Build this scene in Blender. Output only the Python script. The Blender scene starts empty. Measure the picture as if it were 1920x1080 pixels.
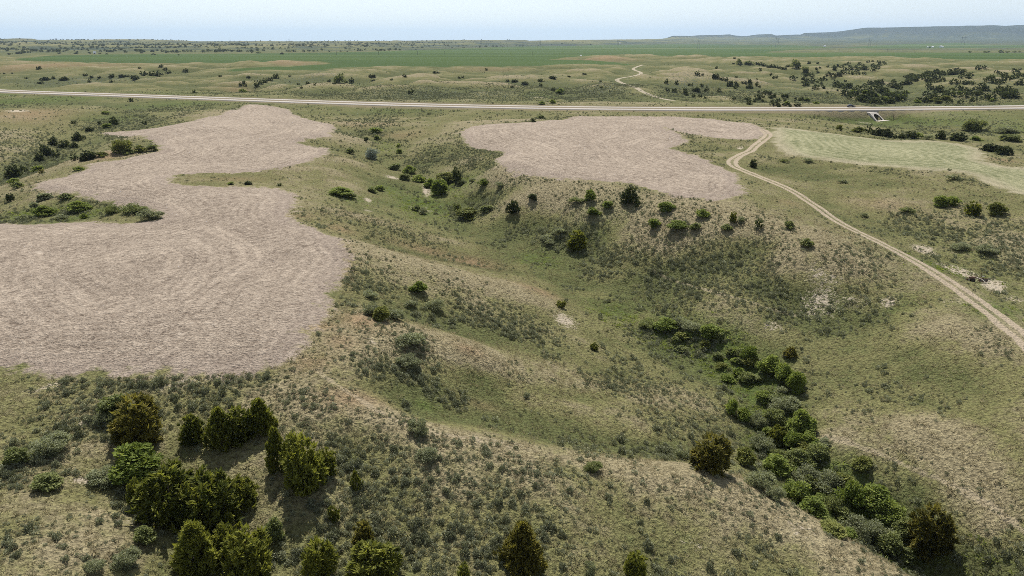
import bpy, math, random
import numpy as np
from mathutils import Vector

rng = np.random.default_rng(7)
random.seed(7)
sc = bpy.context.scene
C = sc.collection
R = math.radians

# ------------------------------------------------------------------ camera, sky, sun, exposure
CAMZ = 45.0
FPX = 1346.0                      # focal length in pixels of a 1920 wide frame
PITCH = math.atan(463.0 / FPX)    # horizon 77 px below the top edge
cam = bpy.data.cameras.new('camera')
cam.sensor_width = 36.0
cam.lens = 36.0 * FPX / 1920.0
cam.clip_start = 0.5
cam.clip_end = 120000.0
camo = bpy.data.objects.new('camera', cam)
camo.location = (0, 0, CAMZ)
camo.rotation_euler = (math.pi / 2 - PITCH, 0, 0)
C.objects.link(camo)
sc.camera = camo

SUN_EL, SUN_AZ = R(57), R(-7)     # azimuth clockwise from +Y
w = bpy.data.worlds.new('World')
sc.world = w
w.use_nodes = True
wn, wl = w.node_tree.nodes, w.node_tree.links
sky = wn.new('ShaderNodeTexSky')
sky.sky_type = 'NISHITA'
sky.sun_disc = False
sky.sun_elevation = SUN_EL
sky.sun_rotation = SUN_AZ % (2 * math.pi)
sky.altitude = 900
sky.air_density = 1.0
sky.dust_density = 0.8
sky.ozone_density = 1.0
hsv = wn.new('ShaderNodeHueSaturation')
hsv.inputs['Saturation'].default_value = 0.46
wl.new(sky.outputs[0], hsv.inputs['Color'])
wtc = wn.new('ShaderNodeTexCoord'); wmp = wn.new('ShaderNodeMapping'); wmp.inputs['Scale'].default_value = (5, 5, 38)
wnz = wn.new('ShaderNodeTexNoise'); wnz.inputs['Scale'].default_value = 1.0; wnz.inputs['Detail'].default_value = 6; wnz.inputs['Roughness'].default_value = .62
wmr = wn.new('ShaderNodeMapRange'); wmr.inputs[1].default_value = .50; wmr.inputs[2].default_value = .80; wmr.inputs[4].default_value = .42
wmx = wn.new('ShaderNodeMix'); wmx.data_type = 'RGBA'
wl.new(wtc.outputs['Generated'], wmp.inputs[0]); wl.new(wmp.outputs[0], wnz.inputs['Vector']); wl.new(wnz.outputs['Fac'], wmr.inputs[0]); wl.new(wmr.outputs[0], wmx.inputs[0])
wl.new(hsv.outputs[0], wmx.inputs[6]); wmx.inputs[7].default_value = (7.6, 7.9, 8.3, 1)
wl.new(wmx.outputs[2], wn['Background'].inputs[0])
wn['Background'].inputs[1].default_value = 0.088

sl = bpy.data.lights.new('sun', 'SUN')
sl.energy = 4.2
sl.angle = R(0.53)
sl.color = (1.0, 0.955, 0.89)
so = bpy.data.objects.new('sun', sl)
sd_ = Vector((math.sin(SUN_AZ) * math.cos(SUN_EL), math.cos(SUN_AZ) * math.cos(SUN_EL), math.sin(SUN_EL)))
so.rotation_euler = sd_.to_track_quat('Z', 'Y').to_euler()
so.location = (0, 200, 300)
C.objects.link(so)

sc.view_settings.view_transform = 'Standard'
sc.view_settings.look = 'None'
sc.view_settings.exposure = 0.58
sc.view_settings.gamma = 1.0
sc.render.engine = 'CYCLES'
sc.cycles.max_bounces = 5
sc.cycles.diffuse_bounces = 3
sc.cycles.glossy_bounces = 1
sc.cycles.transmission_bounces = 2
sc.cycles.transparent_max_bounces = 6
sc.cycles.volume_bounces = 1
sc.cycles.use_denoising = False
sc.cycles.filter_width = 0.78
sc.cycles.sample_clamp_indirect = 3.0

# ------------------------------------------------------------------ helpers
def tag(o, label=None, cat=None, group=None, kind=None):
    if label: o['label'] = label
    if cat: o['category'] = cat
    if group: o['group'] = group
    if kind: o['kind'] = kind
    return o

def mesh_np(name, V, F, mats=(), smooth=False, fattr=None, vattr=None):
    """mesh from a vertex array and an (n,3|4) face array"""
    V = np.asarray(V, np.float32); F = np.asarray(F, np.int32)
    me = bpy.data.meshes.new(name)
    k = F.shape[1]
    me.vertices.add(len(V)); me.vertices.foreach_set('co', V.ravel())
    me.loops.add(F.size); me.loops.foreach_set('vertex_index', F.ravel())
    me.polygons.add(len(F))
    me.polygons.foreach_set('loop_start', np.arange(0, F.size, k, dtype=np.int32))
    if smooth: me.polygons.foreach_set('use_smooth', np.ones(len(F), bool))
    for m in mats: me.materials.append(m)
    for nm, arr in (fattr or {}).items():
        a = me.attributes.new(nm, 'FLOAT', 'FACE'); a.data.foreach_set('value', np.asarray(arr, np.float32))
    for nm, arr in (vattr or {}).items():
        a = me.attributes.new(nm, 'FLOAT', 'POINT'); a.data.foreach_set('value', np.asarray(arr, np.float32))
    me.update(calc_edges=True)
    return me

def link(name, me, parent=None, loc=(0, 0, 0), rotz=0.0, scale=(1, 1, 1)):
    o = bpy.data.objects.new(name, me)
    C.objects.link(o)
    o.location = loc; o.rotation_euler = (0, 0, rotz); o.scale = scale
    if parent: o.parent = parent
    return o

class MB:
    """collects boxes, bars, tubes and lathed rings into one mesh"""
    def __init__(s): s.v = []; s.f = []
    def add(s, vs, fs):
        o = len(s.v); s.v += [tuple(p) for p in vs]; s.f += [tuple(i + o for i in f) for f in fs]; return s
    def box(s, cx, cy, cz, sx, sy, sz, taper=1.0):
        x, y, z = sx / 2, sy / 2, sz / 2; t = taper
        vs = [(cx-x,cy-y,cz-z),(cx+x,cy-y,cz-z),(cx+x,cy+y,cz-z),(cx-x,cy+y,cz-z),
              (cx-x*t,cy-y*t,cz+z),(cx+x*t,cy-y*t,cz+z),(cx+x*t,cy+y*t,cz+z),(cx-x*t,cy+y*t,cz+z)]
        return s.add(vs, [(0,3,2,1),(4,5,6,7),(0,1,5,4),(1,2,6,5),(2,3,7,6),(3,0,4,7)])
    def tube(s, pts, rads, n=8):
        pts = [Vector(p) for p in pts]; rings = []
        for i, p in enumerate(pts):
            d = (pts[min(i+1, len(pts)-1)] - pts[max(i-1, 0)]).normalized()
            a = d.cross(Vector((0, 0, 1)))
            if a.length < 1e-3: a = Vector((1, 0, 0))
            a.normalize(); b = d.cross(a)
            r = rads[i] if hasattr(rads, '__len__') else rads
            rings.append([p + a * (r * math.cos(2*math.pi*k/n)) + b * (r * math.sin(2*math.pi*k/n)) for k in range(n)])
        vs = [v for rg in rings for v in rg]; fs = []
        for i in range(len(rings)-1):
            for k in range(n):
                a0 = i*n+k; a1 = i*n+(k+1) % n
                fs.append((a0, a1, a1+n, a0+n))
        fs.append(tuple(reversed(range(n)))); fs.append(tuple(range((len(rings)-1)*n, len(rings)*n)))
        return s.add(vs, fs)
    def disc(s, c, axis, r, th, n=20):
        c = Vector(c); ax = Vector(axis).normalized()
        return s.tube([c - ax*th/2, c + ax*th/2], r, n)
    def prism(s, prof, x0, x1):
        """profile in (y,z) swept along x"""
        n = len(prof); vs = [(x0, y, z) for y, z in prof] + [(x1, y, z) for y, z in prof]
        fs = [(k, (k+1) % n, (k+1) % n + n, k+n) for k in range(n)]
        fs += [tuple(reversed(range(n))), tuple(range(n, 2*n))]
        return s.add(vs, fs)
    def build(s, name, mat, parent=None, loc=(0, 0, 0), rotz=0.0, smooth=False):
        me = bpy.data.meshes.new(name); me.from_pydata([tuple(p) for p in s.v], [], s.f)
        me.materials.append(mat)
        if smooth:
            for p in me.polygons: p.use_smooth = True
        me.update()
        return link(name, me, parent, loc, rotz)

def thing(name, loc, rotz=0.0, **kw):
    o = bpy.data.objects.new(name, None); C.objects.link(o)
    o.empty_display_size = 0.5
    o.location = loc; o.rotation_euler = (0, 0, rotz)
    return tag(o, **kw)

# node helper -------------------------------------------------------
class NT:
    def __init__(s, name):
        s.m = bpy.data.materials.new(name); s.m.use_nodes = True
        s.t = s.m.node_tree; s.t.nodes.clear()
        s.out = s.t.nodes.new('ShaderNodeOutputMaterial')
        s.geo = None
    def n(s, ty, **kw):
        x = s.t.nodes.new(ty)
        for k, v in kw.items(): setattr(x, k, v)
        return x
    def put(s, sock, v):
        if v is None: return
        if isinstance(v, bpy.types.NodeSocket): s.t.links.new(v, sock)
        elif isinstance(v, (tuple, list)) and len(v) == 3 and sock.type == 'RGBA': sock.default_value = (*v, 1)
        else: sock.default_value = v
    def math(s, op, a, b=None, c=None, clamp=False):
        x = s.n('ShaderNodeMath', operation=op, use_clamp=clamp)
        s.put(x.inputs[0], a); s.put(x.inputs[1], b); s.put(x.inputs[2], c)
        return x.outputs[0]
    def add(s, a, b): return s.math('ADD', a, b)
    def sub(s, a, b): return s.math('SUBTRACT', a, b)
    def mul(s, a, b): return s.math('MULTIPLY', a, b)
    def sat(s, a): return s.math('ADD', a, 0.0, clamp=True)
    def step(s, v, a, b):
        """smooth 0..1 as v goes from a to b (a may exceed b)"""
        x = s.n('ShaderNodeMapRange', interpolation_type='SMOOTHSTEP')
        if a > b:
            y = s.step(v, b, a); return s.sub(1.0, y)
        s.put(x.inputs[0], v); s.put(x.inputs[1], a); s.put(x.inputs[2], b)
        return x.outputs[0]
    def mix(s, f, a, b, mode='MIX'):
        x = s.n('ShaderNodeMix', data_type='RGBA', blend_type=mode)
        s.put(x.inputs[0], f); s.put(x.inputs[6], a); s.put(x.inputs[7], b)
        return x.outputs[2]
    def attr(s, nm, ty='GEOMETRY'):
        x = s.n('ShaderNodeAttribute', attribute_name=nm, attribute_type=ty); return x.outputs['Fac']
    def pos(s):
        if s.geo is None: s.geo = s.n('ShaderNodeNewGeometry')
        return s.geo.outputs['Position']
    def noise(s, vec, size, detail=3, rough=0.55, dist=0.0, stretch=None):
        mp = s.n('ShaderNodeMapping'); s.put(mp.inputs['Vector'], vec)
        k = 1.0 / size; st = stretch or (1, 1, 1)
        mp.inputs['Scale'].default_value = (k*st[0], k*st[1], k*st[2])
        x = s.n('ShaderNodeTexNoise'); s.put(x.inputs['Vector'], mp.outputs[0])
        x.inputs['Scale'].default_value = 1.0; x.inputs['Detail'].default_value = detail
        x.inputs['Roughness'].default_value = rough; x.inputs['Distortion'].default_value = dist
        return x.outputs['Fac']
    def vor(s, vec, size, feature='F1', rand=1.0, out='Distance'):
        mp = s.n('ShaderNodeMapping'); s.put(mp.inputs['Vector'], vec)
        mp.inputs['Scale'].default_value = (1/size,)*3
        x = s.n('ShaderNodeTexVoronoi', feature=feature, voronoi_dimensions='2D'); s.put(x.inputs['Vector'], mp.outputs[0])
        x.inputs['Scale'].default_value = 1.0; x.inputs['Randomness'].default_value = rand
        return x.outputs[out]
    def bump(s, h, dist, strength=1.0, normal=None):
        x = s.n('ShaderNodeBump'); s.put(x.inputs['Height'], h)
        x.inputs['Distance'].default_value = dist; x.inputs['Strength'].default_value = strength
        s.put(x.inputs['Normal'], normal)
        return x.outputs[0]
    def principled(s, col, rough=0.9, spec=0.1, normal=None, metal=0.0):
        x = s.n('ShaderNodeBsdfPrincipled')
        s.put(x.inputs['Base Color'], col); s.put(x.inputs['Roughness'], rough)
        x.inputs['Specular IOR Level'].default_value = spec; x.inputs['Metallic'].default_value = metal
        s.put(x.inputs['Normal'], normal)
        return x.outputs[0]
    def done(s, sh):
        s.t.links.new(sh, s.out.inputs['Surface']); return s.m

# ------------------------------------------------------------------ pixel <-> world
cp, sp = math.cos(PITCH), math.sin(PITCH)
def pixdir(px, py):
    px = np.asarray(px, float); py = np.asarray(py, float)
    x = (px - 960.0) / FPX; y = (540.0 - py) / FPX
    return np.stack([x, cp + y * sp, -sp + y * cp], -1)
def at_z(px, py, z):
    d = pixdir(px, py); t = (np.asarray(z, float) - CAMZ) / d[..., 2]
    return d[..., 0] * t, d[..., 1] * t
def project(x, y, z):
    dy, dz = y, z - CAMZ
    dep = dy * cp - dz * sp; v = dy * sp + dz * cp
    return 960 + FPX * x / dep, 540 - FPX * v / dep, dep

# numpy noise ---------------------------------------------------------
def _h(ix, iy, seed):
    h = (ix.astype(np.int64) * 374761393 + iy.astype(np.int64) * 668265263 + seed * 974634777) & 0xffffffff
    h = ((h ^ (h >> 13)) * 1274126177) & 0xffffffff
    return ((h ^ (h >> 16)) & 0xffff) / 65535.0
def vnoise(x, y, seed=0):
    ix = np.floor(x); iy = np.floor(y); fx = x - ix; fy = y - iy
    ux = fx*fx*fx*(fx*(fx*6-15)+10); uy = fy*fy*fy*(fy*(fy*6-15)+10)
    ix = ix.astype(np.int64); iy = iy.astype(np.int64)
    a = _h(ix, iy, seed); b = _h(ix+1, iy, seed); c = _h(ix, iy+1, seed); d = _h(ix+1, iy+1, seed)
    return (a*(1-ux)+b*ux)*(1-uy) + (c*(1-ux)+d*ux)*uy
def fbm(x, y, size, octs=4, seed=0, rough=0.5):
    s = 0; a = 1.0; tot = 0; k = 1.0/size
    for i in range(octs):
        ca, sa = math.cos(1.1*i), math.sin(1.1*i)
        s = s + a*vnoise((x*ca - y*sa)*k+17.3*i, (x*sa + y*ca)*k-9.1*i, seed+i); tot += a; a *= rough; k *= 2.03
    return s/tot*2-1
def ridged(x, y, size, octs=3, seed=0):
    s = 0; a = 1.0; tot = 0; k = 1.0/size
    for i in range(octs):
        s = s + a*(1-np.abs(vnoise(x*k+31.7*i, y*k+5.3*i, seed+i)*2-1)); tot += a; a *= .5; k *= 2.07
    return s/tot
def S(a, b, x):
    t = np.clip((x-a)/(b-a), 0, 1); return t*t*(3-2*t)

# ------------------------------------------------------------------ terrain control: (px, py, z)
CP = []
def P(*pts): CP.extend(pts)
def L(pts, n=2):
    for a, b in zip(pts[:-1], pts[1:]):
        for k in range(n):
            t = k/n; CP.append(tuple(a[i]*(1-t)+b[i]*t for i in range(3)))
    CP.append(pts[-1])
# long ploughed field on its bench
P((0,690,3),(150,690,3),(330,692,3.1),(470,685,3),(300,620,4.6),(80,620,4.4),(560,620,4.2),(300,540,5),(60,540,4.8),(600,540,4.6),
  (300,470,5),(60,470,4.7),(600,470,4.8),(430,420,5),(480,380,5),(250,365,4.8),(100,350,4.3),(400,360,5),(350,300,5.1),(480,290,5.2),(590,290,4.6),
  (250,320,4.8),(420,250,5.7),(560,240,5.6),(610,243,5.0),(300,245,5.2),(480,215,6.2),(480,198,6.3),(-120,440,4.2),(-150,600,4))
# notch with shrubs, and the draw on the left
P((100,395,1.6),(190,395,2.4),(0,385,0.5),(280,405,3.9),(-110,375,-2))
L([(330,205,4),(230,222,1.6),(165,250,-0.5),(110,275,-2.5),(60,310,-4.5),(10,345,-5.5),(-80,372,-7)], 2)
P((40,215,6),(0,250,3.5),(20,280,0.3),(-60,250,4),(120,215,4.5),(-80,300,-1),(0,300,-1.5),(230,262,3),(255,278,3),(290,272,4.2),(150,300,3.4),(185,287,3.6),(130,320,3.6),(60,335,1.5),(330,215,4.6),(200,205,4.6),(100,200,5))
# hollow right of the neck, slope to the main valley
P((430,336,4.0),(520,332,3.4),(600,345,2.6),(620,318,3.6),(650,300,2.6),(670,260,3.2),(655,230,3.6),(700,335,-1.2),(660,355,1.0))
VAL = [(640,226,2.6),(690,262,0.2),(715,290,-1.2),(745,315,-3),(780,345,-4.6),(792,380,-5.6),(835,405,-6.2),(900,440,-7.2),(1010,490,-9),(1060,522,-9.8),(1130,580,-11.5),(1240,625,-13.2),(1330,655,-14.4),(1400,705,-15.8),(1440,775,-17.2),(1475,845,-18.3),(1535,920,-19.6),(1620,980,-20.6),(1715,1045,-21.6),(1800,1120,-22.6)]
L(VAL, 2)
# spurs and swales left of the valley
L([(560,397,4.6),(640,402,3.2),(720,417,0.6),(800,438,-2.9),(880,462,-6)], 2)
L([(590,370,2.8),(680,388,-1),(755,402,-4.3)], 1)
L([(640,437,3.2),(720,458,-0.6),(810,472,-4),(900,492,-6.6),(990,508,-8.4)], 1)
L([(650,452,4.7),(740,478,2.6),(830,503,-0.2),(920,530,-3.4),(1000,560,-6.6),(1080,592,-10)], 2)
L([(690,560,1.9),(760,585,-0.8),(840,620,-4),(930,650,-6.6),(1040,680,-9),(1150,705,-11.5)], 1)
L([(600,612,4),(700,616,2.8),(770,626,1.4),(840,645,-0.9),(905,660,-3)], 2)
P((1000,600,-7.2),(900,580,-4.2),(1100,650,-10.4),(1200,720,-12),(1300,745,-14),(1000,740,-7.6),(1100,770,-9.6),(1200,790,-11.6),(900,710,-5.2),(1330,800,-15))
L([(650,690,2.2),(720,725,-0.2),(780,765,-2.6),(870,787,-5),(1000,815,-8),(1130,842,-10.6),(1260,850,-13),(1380,852,-15.8)], 2)
L([(560,692,3),(620,715,2.1),(700,760,0.7),(800,797,-1.2),(900,817,-2.7),(1010,842,-4.6),(1130,874,-6.3),(1250,884,-7.8),(1330,888,-8.8),(1400,907,-10.2),(1480,952,-11.8),(1560,997,-13.2),(1650,1047,-14.8),(1750,1102,-16.4)], 2)
# foreground slopes and the juniper gully
P((650,850,-1.6),(700,1000,-4.8),(800,900,-3.2),(900,950,-4.8),(1000,1000,-6.4),(1150,950,-7),(1300,1000,-9.6),(1450,1050,-12),(1100,1070,-8),(800,1070,-6.4),
  (500,830,0.2),(560,950,-2.8),(590,850,-0.6),(420,940,-2.4),(330,880,-1.2),(250,830,0.3),(390,1060,-4.3),(550,1070,-5),(300,760,1.4),(450,750,1.7),
  (100,730,2.3),(50,800,1.3),(120,860,0.1),(190,910,-1),(0,880,0.6),(60,940,0.3),(150,962,0),(230,1000,-0.8),(290,1060,-2.6),(100,1050,0.3),(0,1040,0.6),(-120,900,1.2),(300,940,-2.2))
# slope of the right-hand bench and its nose
P((1000,332,5),(1100,341,5),(1200,350,5),(1300,371,5.1),(1385,366,5.1),(935,310,4.8),(1000,368,1.6),(1000,420,-4.2),(1100,400,0.2),(1100,450,-5.4),(1170,378,3.2),(1200,430,-0.8),(1250,500,-6.4),(1350,420,2.4),(1420,418,3.2),(1480,408,3.6),
  (1540,432,2.6),(1470,460,0.6),(1400,480,-2.4),(1350,560,-8),(1250,560,-10.4),(1400,610,-10.2),(1540,470,0.6),(1500,520,-3.6),(1500,560,-7),(1500,620,-10.2),(1500,700,-13.6),(1550,800,-14.8),(1440,660,-13),
  (880,300,1.2),(870,340,-3),(900,380,-5),(930,340,1.6),(800,262,1.6),(850,238,4.2),(870,262,4.4),(830,300,-1.4),(760,280,-0.4))
P((900,250,5.4),(1000,270,5.7),(1100,260,6),(1200,250,6),(1100,310,5.5),(1230,320,5.4),(1320,340,5.3),(1300,235,6.1),(1400,245,6),(1200,225,6.2),(1320,275,4.8),(1350,285,4.4),(1400,285,4.6))
P((1600,560,-5.6),(1700,560,-3.9),(1800,625,-4.6),(1650,650,-8.9),(1800,710,-8.4),(1900,750,-7.6),(1620,750,-12.4),(1750,800,-11.4),(1650,850,-15),(1750,950,-17.2),(1850,1000,-16.4),(1900,900,-12.2),(1950,1050,-16),(1850,1080,-19.5),(2050,900,-10),(1600,870,-16.8))
TRK = [(1430,243),(1443,253),(1430,263),(1415,275),(1402,285),(1385,292),(1372,301),(1373,310),(1390,318),(1415,328),(1440,338),(1470,350),(1500,366),(1530,386),(1560,409),(1600,431),(1640,450),(1690,475),(1740,503),(1790,535),(1840,572),(1880,603),(1925,640),(1990,700),(2080,800)]
TRZ = [6,5.8,5.5,5.2,4.9,4.7,4.6,4.5,4.4,4.1,3.8,3.4,2.9,2.3,1.6,.9,.3,-.6,-1.5,-2.4,-3.1,-3.6,-4.2,-5,-6]
P(*[(a, b, z) for (a, b), z in zip(TRK, TRZ)])
P((1500,325,2.6),(1600,340,2.7),(1560,385,0.8),(1650,385,1.6),(1700,420,-0.4),(1750,470,-2.4),(1680,445,-1.2),(1800,500,-3.3),(1860,525,-3.7),(1920,570,-4.2),(1820,392,1.8),(1900,410,1.4),(1880,465,-1),(2000,500,-2),(1620,400,0.4),
  (1900,345,4.2),(1800,300,5),(1700,290,5.3),(1600,280,5.5),(1500,268,5.8),(1880,318,4.3),(1990,340,3.6),(1740,318,4.6),
  (1600,247,2.2),(1700,252,0.8),(1800,263,0.2),(1900,282,-0.8),(2000,300,-2),(1700,234,0.3),(1645,229,0),(1850,243,1.2),(1900,255,0.6),(1560,240,3.2),(1620,236,0.8),(1860,296,1.5),(1500,228,3.8))
# along the highway
HWY = [(-260,155),(-100,164.5),(0,170.7),(200,177.3),(400,184.3),(640,192.5),(800,197),(960,200.3),(1100,202.4),(1280,204),(1450,204.2),(1600,203.6),(1750,202.4),(1920,200.4),(2060,198),(2240,195)]
HZ = 6.0
P(*[(a, b, HZ) for a, b in HWY]); P(*[((a+c)/2, (b+d)/2, HZ) for (a, b), (c, d) in zip(HWY[:-1], HWY[1:])])
P((100,184,4.6),(-60,182,4.5),(300,193,4.8),(650,204,4.2),(780,212,3.4),(900,218,4.6),(1000,214,4.6),(1200,211,5),(1400,213,4.6),(1550,214,3),(1720,215,1.8),(1850,214,1.6),(2000,214,1))
# beyond the highway
P((0,156,3),(100,157,2.4),(200,152,2.8),(330,142,4),(390,136,5),(100,135,8),(250,133,8),(180,143,5),(300,165,7.4),(200,170,5.5),(60,166,4.5),(430,174,4.8),(500,152,7.2),(470,162,5.2),(560,178,7),(640,165,7.2),(630,150,6.2),(760,148,9),(760,182,6.6),(900,160,7.4),(850,190,7),(1010,172,4.6),(1040,186,3.9),(950,180,7),(1000,143,8.2),(1100,160,6.6),(1060,152,6.2),(1200,165,8),(1170,140,9.6),(1130,188,5.6),
  (1280,176,4.8),(1300,142,8.6),(1400,184,3),(1460,195,2.2),(1500,165,3.6),(1600,172,2.6),(1700,192,2.4),(1800,190,2.8),(1900,185,4),(1600,140,7),(1700,150,6),(1780,158,5.6),(1700,168,3.2),(1870,150,8),(1500,140,8.6),(1440,160,5.4),(1400,140,7.6),(1560,125,10),(1850,130,10.4),(1930,140,9.6),(1340,160,6),(1450,130,8))
L([(-80,114,11),(0,115,11),(150,118,11),(300,122,11),(400,130,9.6),(500,134,9.6),(600,128.5,10),(700,125.5,10.6),(800,126,10),(900,124,10.6),(1050,122,10.6),(1150,122,10),(1250,117,11),(1400,110,12),(1600,108,12),(1750,112,12),(1920,116,12),(2040,118,12)], 1)
P((480,121,13.5),(440,124,12),(620,121,12.5),(60,109,12))
for x in range(-160, 2100, 160): P((x, 100, 9.5), (x, 94, 9.5))

CP = np.array(CP, float)
cx, cy = at_z(CP[:, 0], CP[:, 1], CP[:, 2])
cth, crh = np.arctan2(cx, cy), np.log(np.hypot(cx, cy)); cz = CP[:, 2]
extra = []
for deg, zz in ((-50,-1),(-30,-3),(-12,-6),(5,-9),(20,-13),(35,-18),(50,-18)):
    extra += [(R(deg), math.log(38), zz), (R(deg), math.log(15), zz-1), (R(deg), math.log(4), zz-1)]
for deg in (-52, 52):
    for r, zz in ((90,1 if deg<0 else -9),(160,3 if deg<0 else -5),(300,0),(600,5),(1200,9)): extra.append((R(deg), math.log(r), zz))
extra = np.array(extra)
cth = np.r_[cth, extra[:, 0]]; crh = np.r_[crh, extra[:, 1]]; cz = np.r_[cz, extra[:, 2]]
def tps(d2): return 0.5 * d2 * np.log(d2 + 1e-9)
n_ = len(cz)
A = np.zeros((n_+3, n_+3)); d2 = (cth[:, None]-cth)**2 + (crh[:, None]-crh)**2
A[:n_, :n_] = tps(d2) + 2e-5*np.eye(n_)
A[:n_, n_] = 1; A[:n_, n_+1] = cth; A[:n_, n_+2] = crh; A[n_:, :n_] = A[:n_, n_:].T
wts = np.linalg.solve(A, np.r_[cz, 0, 0, 0])
def rbf(th, rho):
    out = np.empty(th.shape); f = th.ravel(); g = rho.ravel(); o = out.ravel()
    for i in range(0, f.size, 20000):
        a = f[i:i+20000, None]; b = g[i:i+20000, None]
        o[i:i+20000] = tps((a-cth)**2 + (b-crh)**2) @ wts[:n_] + wts[n_] + wts[n_+1]*a[:, 0] + wts[n_+2]*b[:, 0]
    return out

# polar grid round the foot of the camera
TH = np.r_[np.linspace(R(-48), R(48), 801), np.arange(R(51), R(311), R(3.5))]
def geo(a, b, s): return np.exp(np.arange(math.log(a), math.log(b), s))
RR = np.r_[geo(3, 42, .06), geo(42, 260, .0042), geo(260, 2000, .0065), geo(2000, 60000, .02), 60000.0, np.arange(424, 453, .8)]
RR = np.sort(RR); RR = RR[np.r_[True, np.diff(RR) > .12]]
ND = 801
rho = np.log(RR)
near = RR < 3300
tt, rr_ = np.meshgrid(TH[:ND], rho[near], indexing='ij')
Zd = rbf(tt, rr_)
ZB = np.zeros((len(TH), len(RR)))
ZB[:ND, near] = Zd
ang = TH[ND:]; 
for j, a in enumerate(ang):
    f = S(R(48), R(180), a if a < math.pi else 2*math.pi - a)
    edge = Zd[-1] if a < math.pi else Zd[0]
    ZB[ND+j, near] = edge*(1-f) + (-4)*f if True else 0
back = 0.5*(Zd[-1]+Zd[0])
X = np.sin(TH)[:, None]*RR[None]; Y = np.cos(TH)[:, None]*RR[None]
RG = np.broadcast_to(RR[None], X.shape)
TG = np.broadcast_to(np.where(TH > math.pi, TH-2*math.pi, TH)[:, None], X.shape)
fb = S(1900, 3000, RG)
ZB = ZB*(1-fb) + 9.5*fb
# skyline of far hills: (px, py)
SKY = [(-700,75),(-300,74),(0,73),(30,72),(60,72.5),(70,74.5),(270,74.5),(350,76),(368,78),(470,78),(490,77.4),(560,78.2),(620,77),(700,76.8),(800,75.8),(870,75),(985,75),(992,76.2),(1060,75),(1150,74.2),(1230,73.5),(1248,72),(1262,67.5),(1300,67),(1308,66),(1368,64.6),(1380,67.2),(1400,68),(1420,65),(1447,64.2),(1455,67),(1480,65.2),(1502,64.8),(1508,61.7),(1550,61),(1580,59),(1602,55.5),(1622,52.6),(1660,51.6),(1760,50),(1800,49),(1860,48.4),(1885,49.6),(1905,47.6),(1960,47),(2300,52),(2700,60)]
SKY = np.array(SKY, float)
sk_th = np.arctan2((SKY[:, 0]-960)/FPX, cp + (540-SKY[:, 1])/FPX*sp)
dsk = pixdir(SKY[:, 0], SKY[:, 1]); sk_el = dsk[:, 2]/np.hypot(dsk[:, 0], dsk[:, 1])
elev = np.interp(TG, sk_th, sk_el)
right = S(R(4), R(17), TG)                       # buttes far to the right, lower hills nearer on the left
r2 = 7200*(1-right) + 15500*right
r1 = (2700 + 3300*S(R(-16), R(4), TG))
ztop = CAMZ + elev*r2 + right*(9*fbm(X/np.maximum(RG, 1)*15000, Y*0, 300, 4, 95)-2)
base_top = np.where(right > 0, CAMZ + (elev*0 + 0.0030)*r2*right + (ztop-CAMZ)*(1-right), ztop)
base_top = np.minimum(base_top, ztop)
gully = ridged(X, Y, 620, 4, 40)
prof = np.clip((RG-r1)/(r2*0.97-r1), 0, 1)
prof = prof**1.15
ZF = 9.5 + (base_top-9.5)*prof
dis = (gully-0.62)*34*S(0.0, 0.25, prof)*(1-S(0.8, 1.0, prof))*(1-right)
dis += (gully-0.62)*12*S(0.1, 0.6, prof)*(1-S(0.9, 1.0, prof))*right
r3 = r2*(0.965 + 0.05*(ridged(X, Y, 1500, 3, 55)-0.6))
ZF = ZF + dis + (ztop-base_top)*S(0, 1, (RG-r3*0.93)/(r3*0.07))**0.8
ZB = np.where(RG > 2600, np.maximum(9.5, ZF)*S(2600, 2900, RG) + ZB*(1-S(2600, 2900, RG)), ZB)
del ZF

def lerp_grid(G, x, y):
    th = np.arctan2(x, y); th = np.where(th < TH[0], th+2*math.pi, th)
    i = np.clip(np.searchsorted(TH, th)-1, 0, len(TH)-2)
    r = np.clip(np.hypot(x, y), RR[0], RR[-1]*.999); j = np.clip(np.searchsorted(RR, r)-1, 0, len(RR)-2)
    u = np.clip((th-TH[i])/(TH[i+1]-TH[i]), 0, 1); v = (r-RR[j])/(RR[j+1]-RR[j])
    return (G[i, j]*(1-u)+G[i+1, j]*u)*(1-v) + (G[i, j+1]*(1-u)+G[i+1, j+1]*u)*v
TS = np.exp(np.linspace(math.log(35), math.log(30000), 1300))
def hit(px, py, G):
    """where the ray through a photo position meets the ground G -> x, y, z arrays"""
    px = np.atleast_1d(np.asarray(px, float)); py = np.atleast_1d(np.asarray(py, float))
    ox = np.empty(len(px)); oy = ox.copy(); oz = ox.copy()
    for k in range(len(px)):
        d = pixdir(px[k], py[k])
        zx, zy, zz = d[0]*TS, d[1]*TS, CAMZ + d[2]*TS
        g = lerp_grid(G, zx, zy); below = np.nonzero(zz < g)[0]
        if len(below) and below[0] > 0:
            i = below[0]; a = zz[i-1]-g[i-1]; b = g[i]-zz[i]; f = a/(a+b)
            t = TS[i-1]*(1-f)+TS[i]*f
        else: t = 9000.0 if not len(below) else TS[0]
        ox[k], oy[k] = d[0]*t, d[1]*t; oz[k] = lerp_grid(G, np.array(ox[k]), np.array(oy[k]))
    return ox, oy, oz

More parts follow.
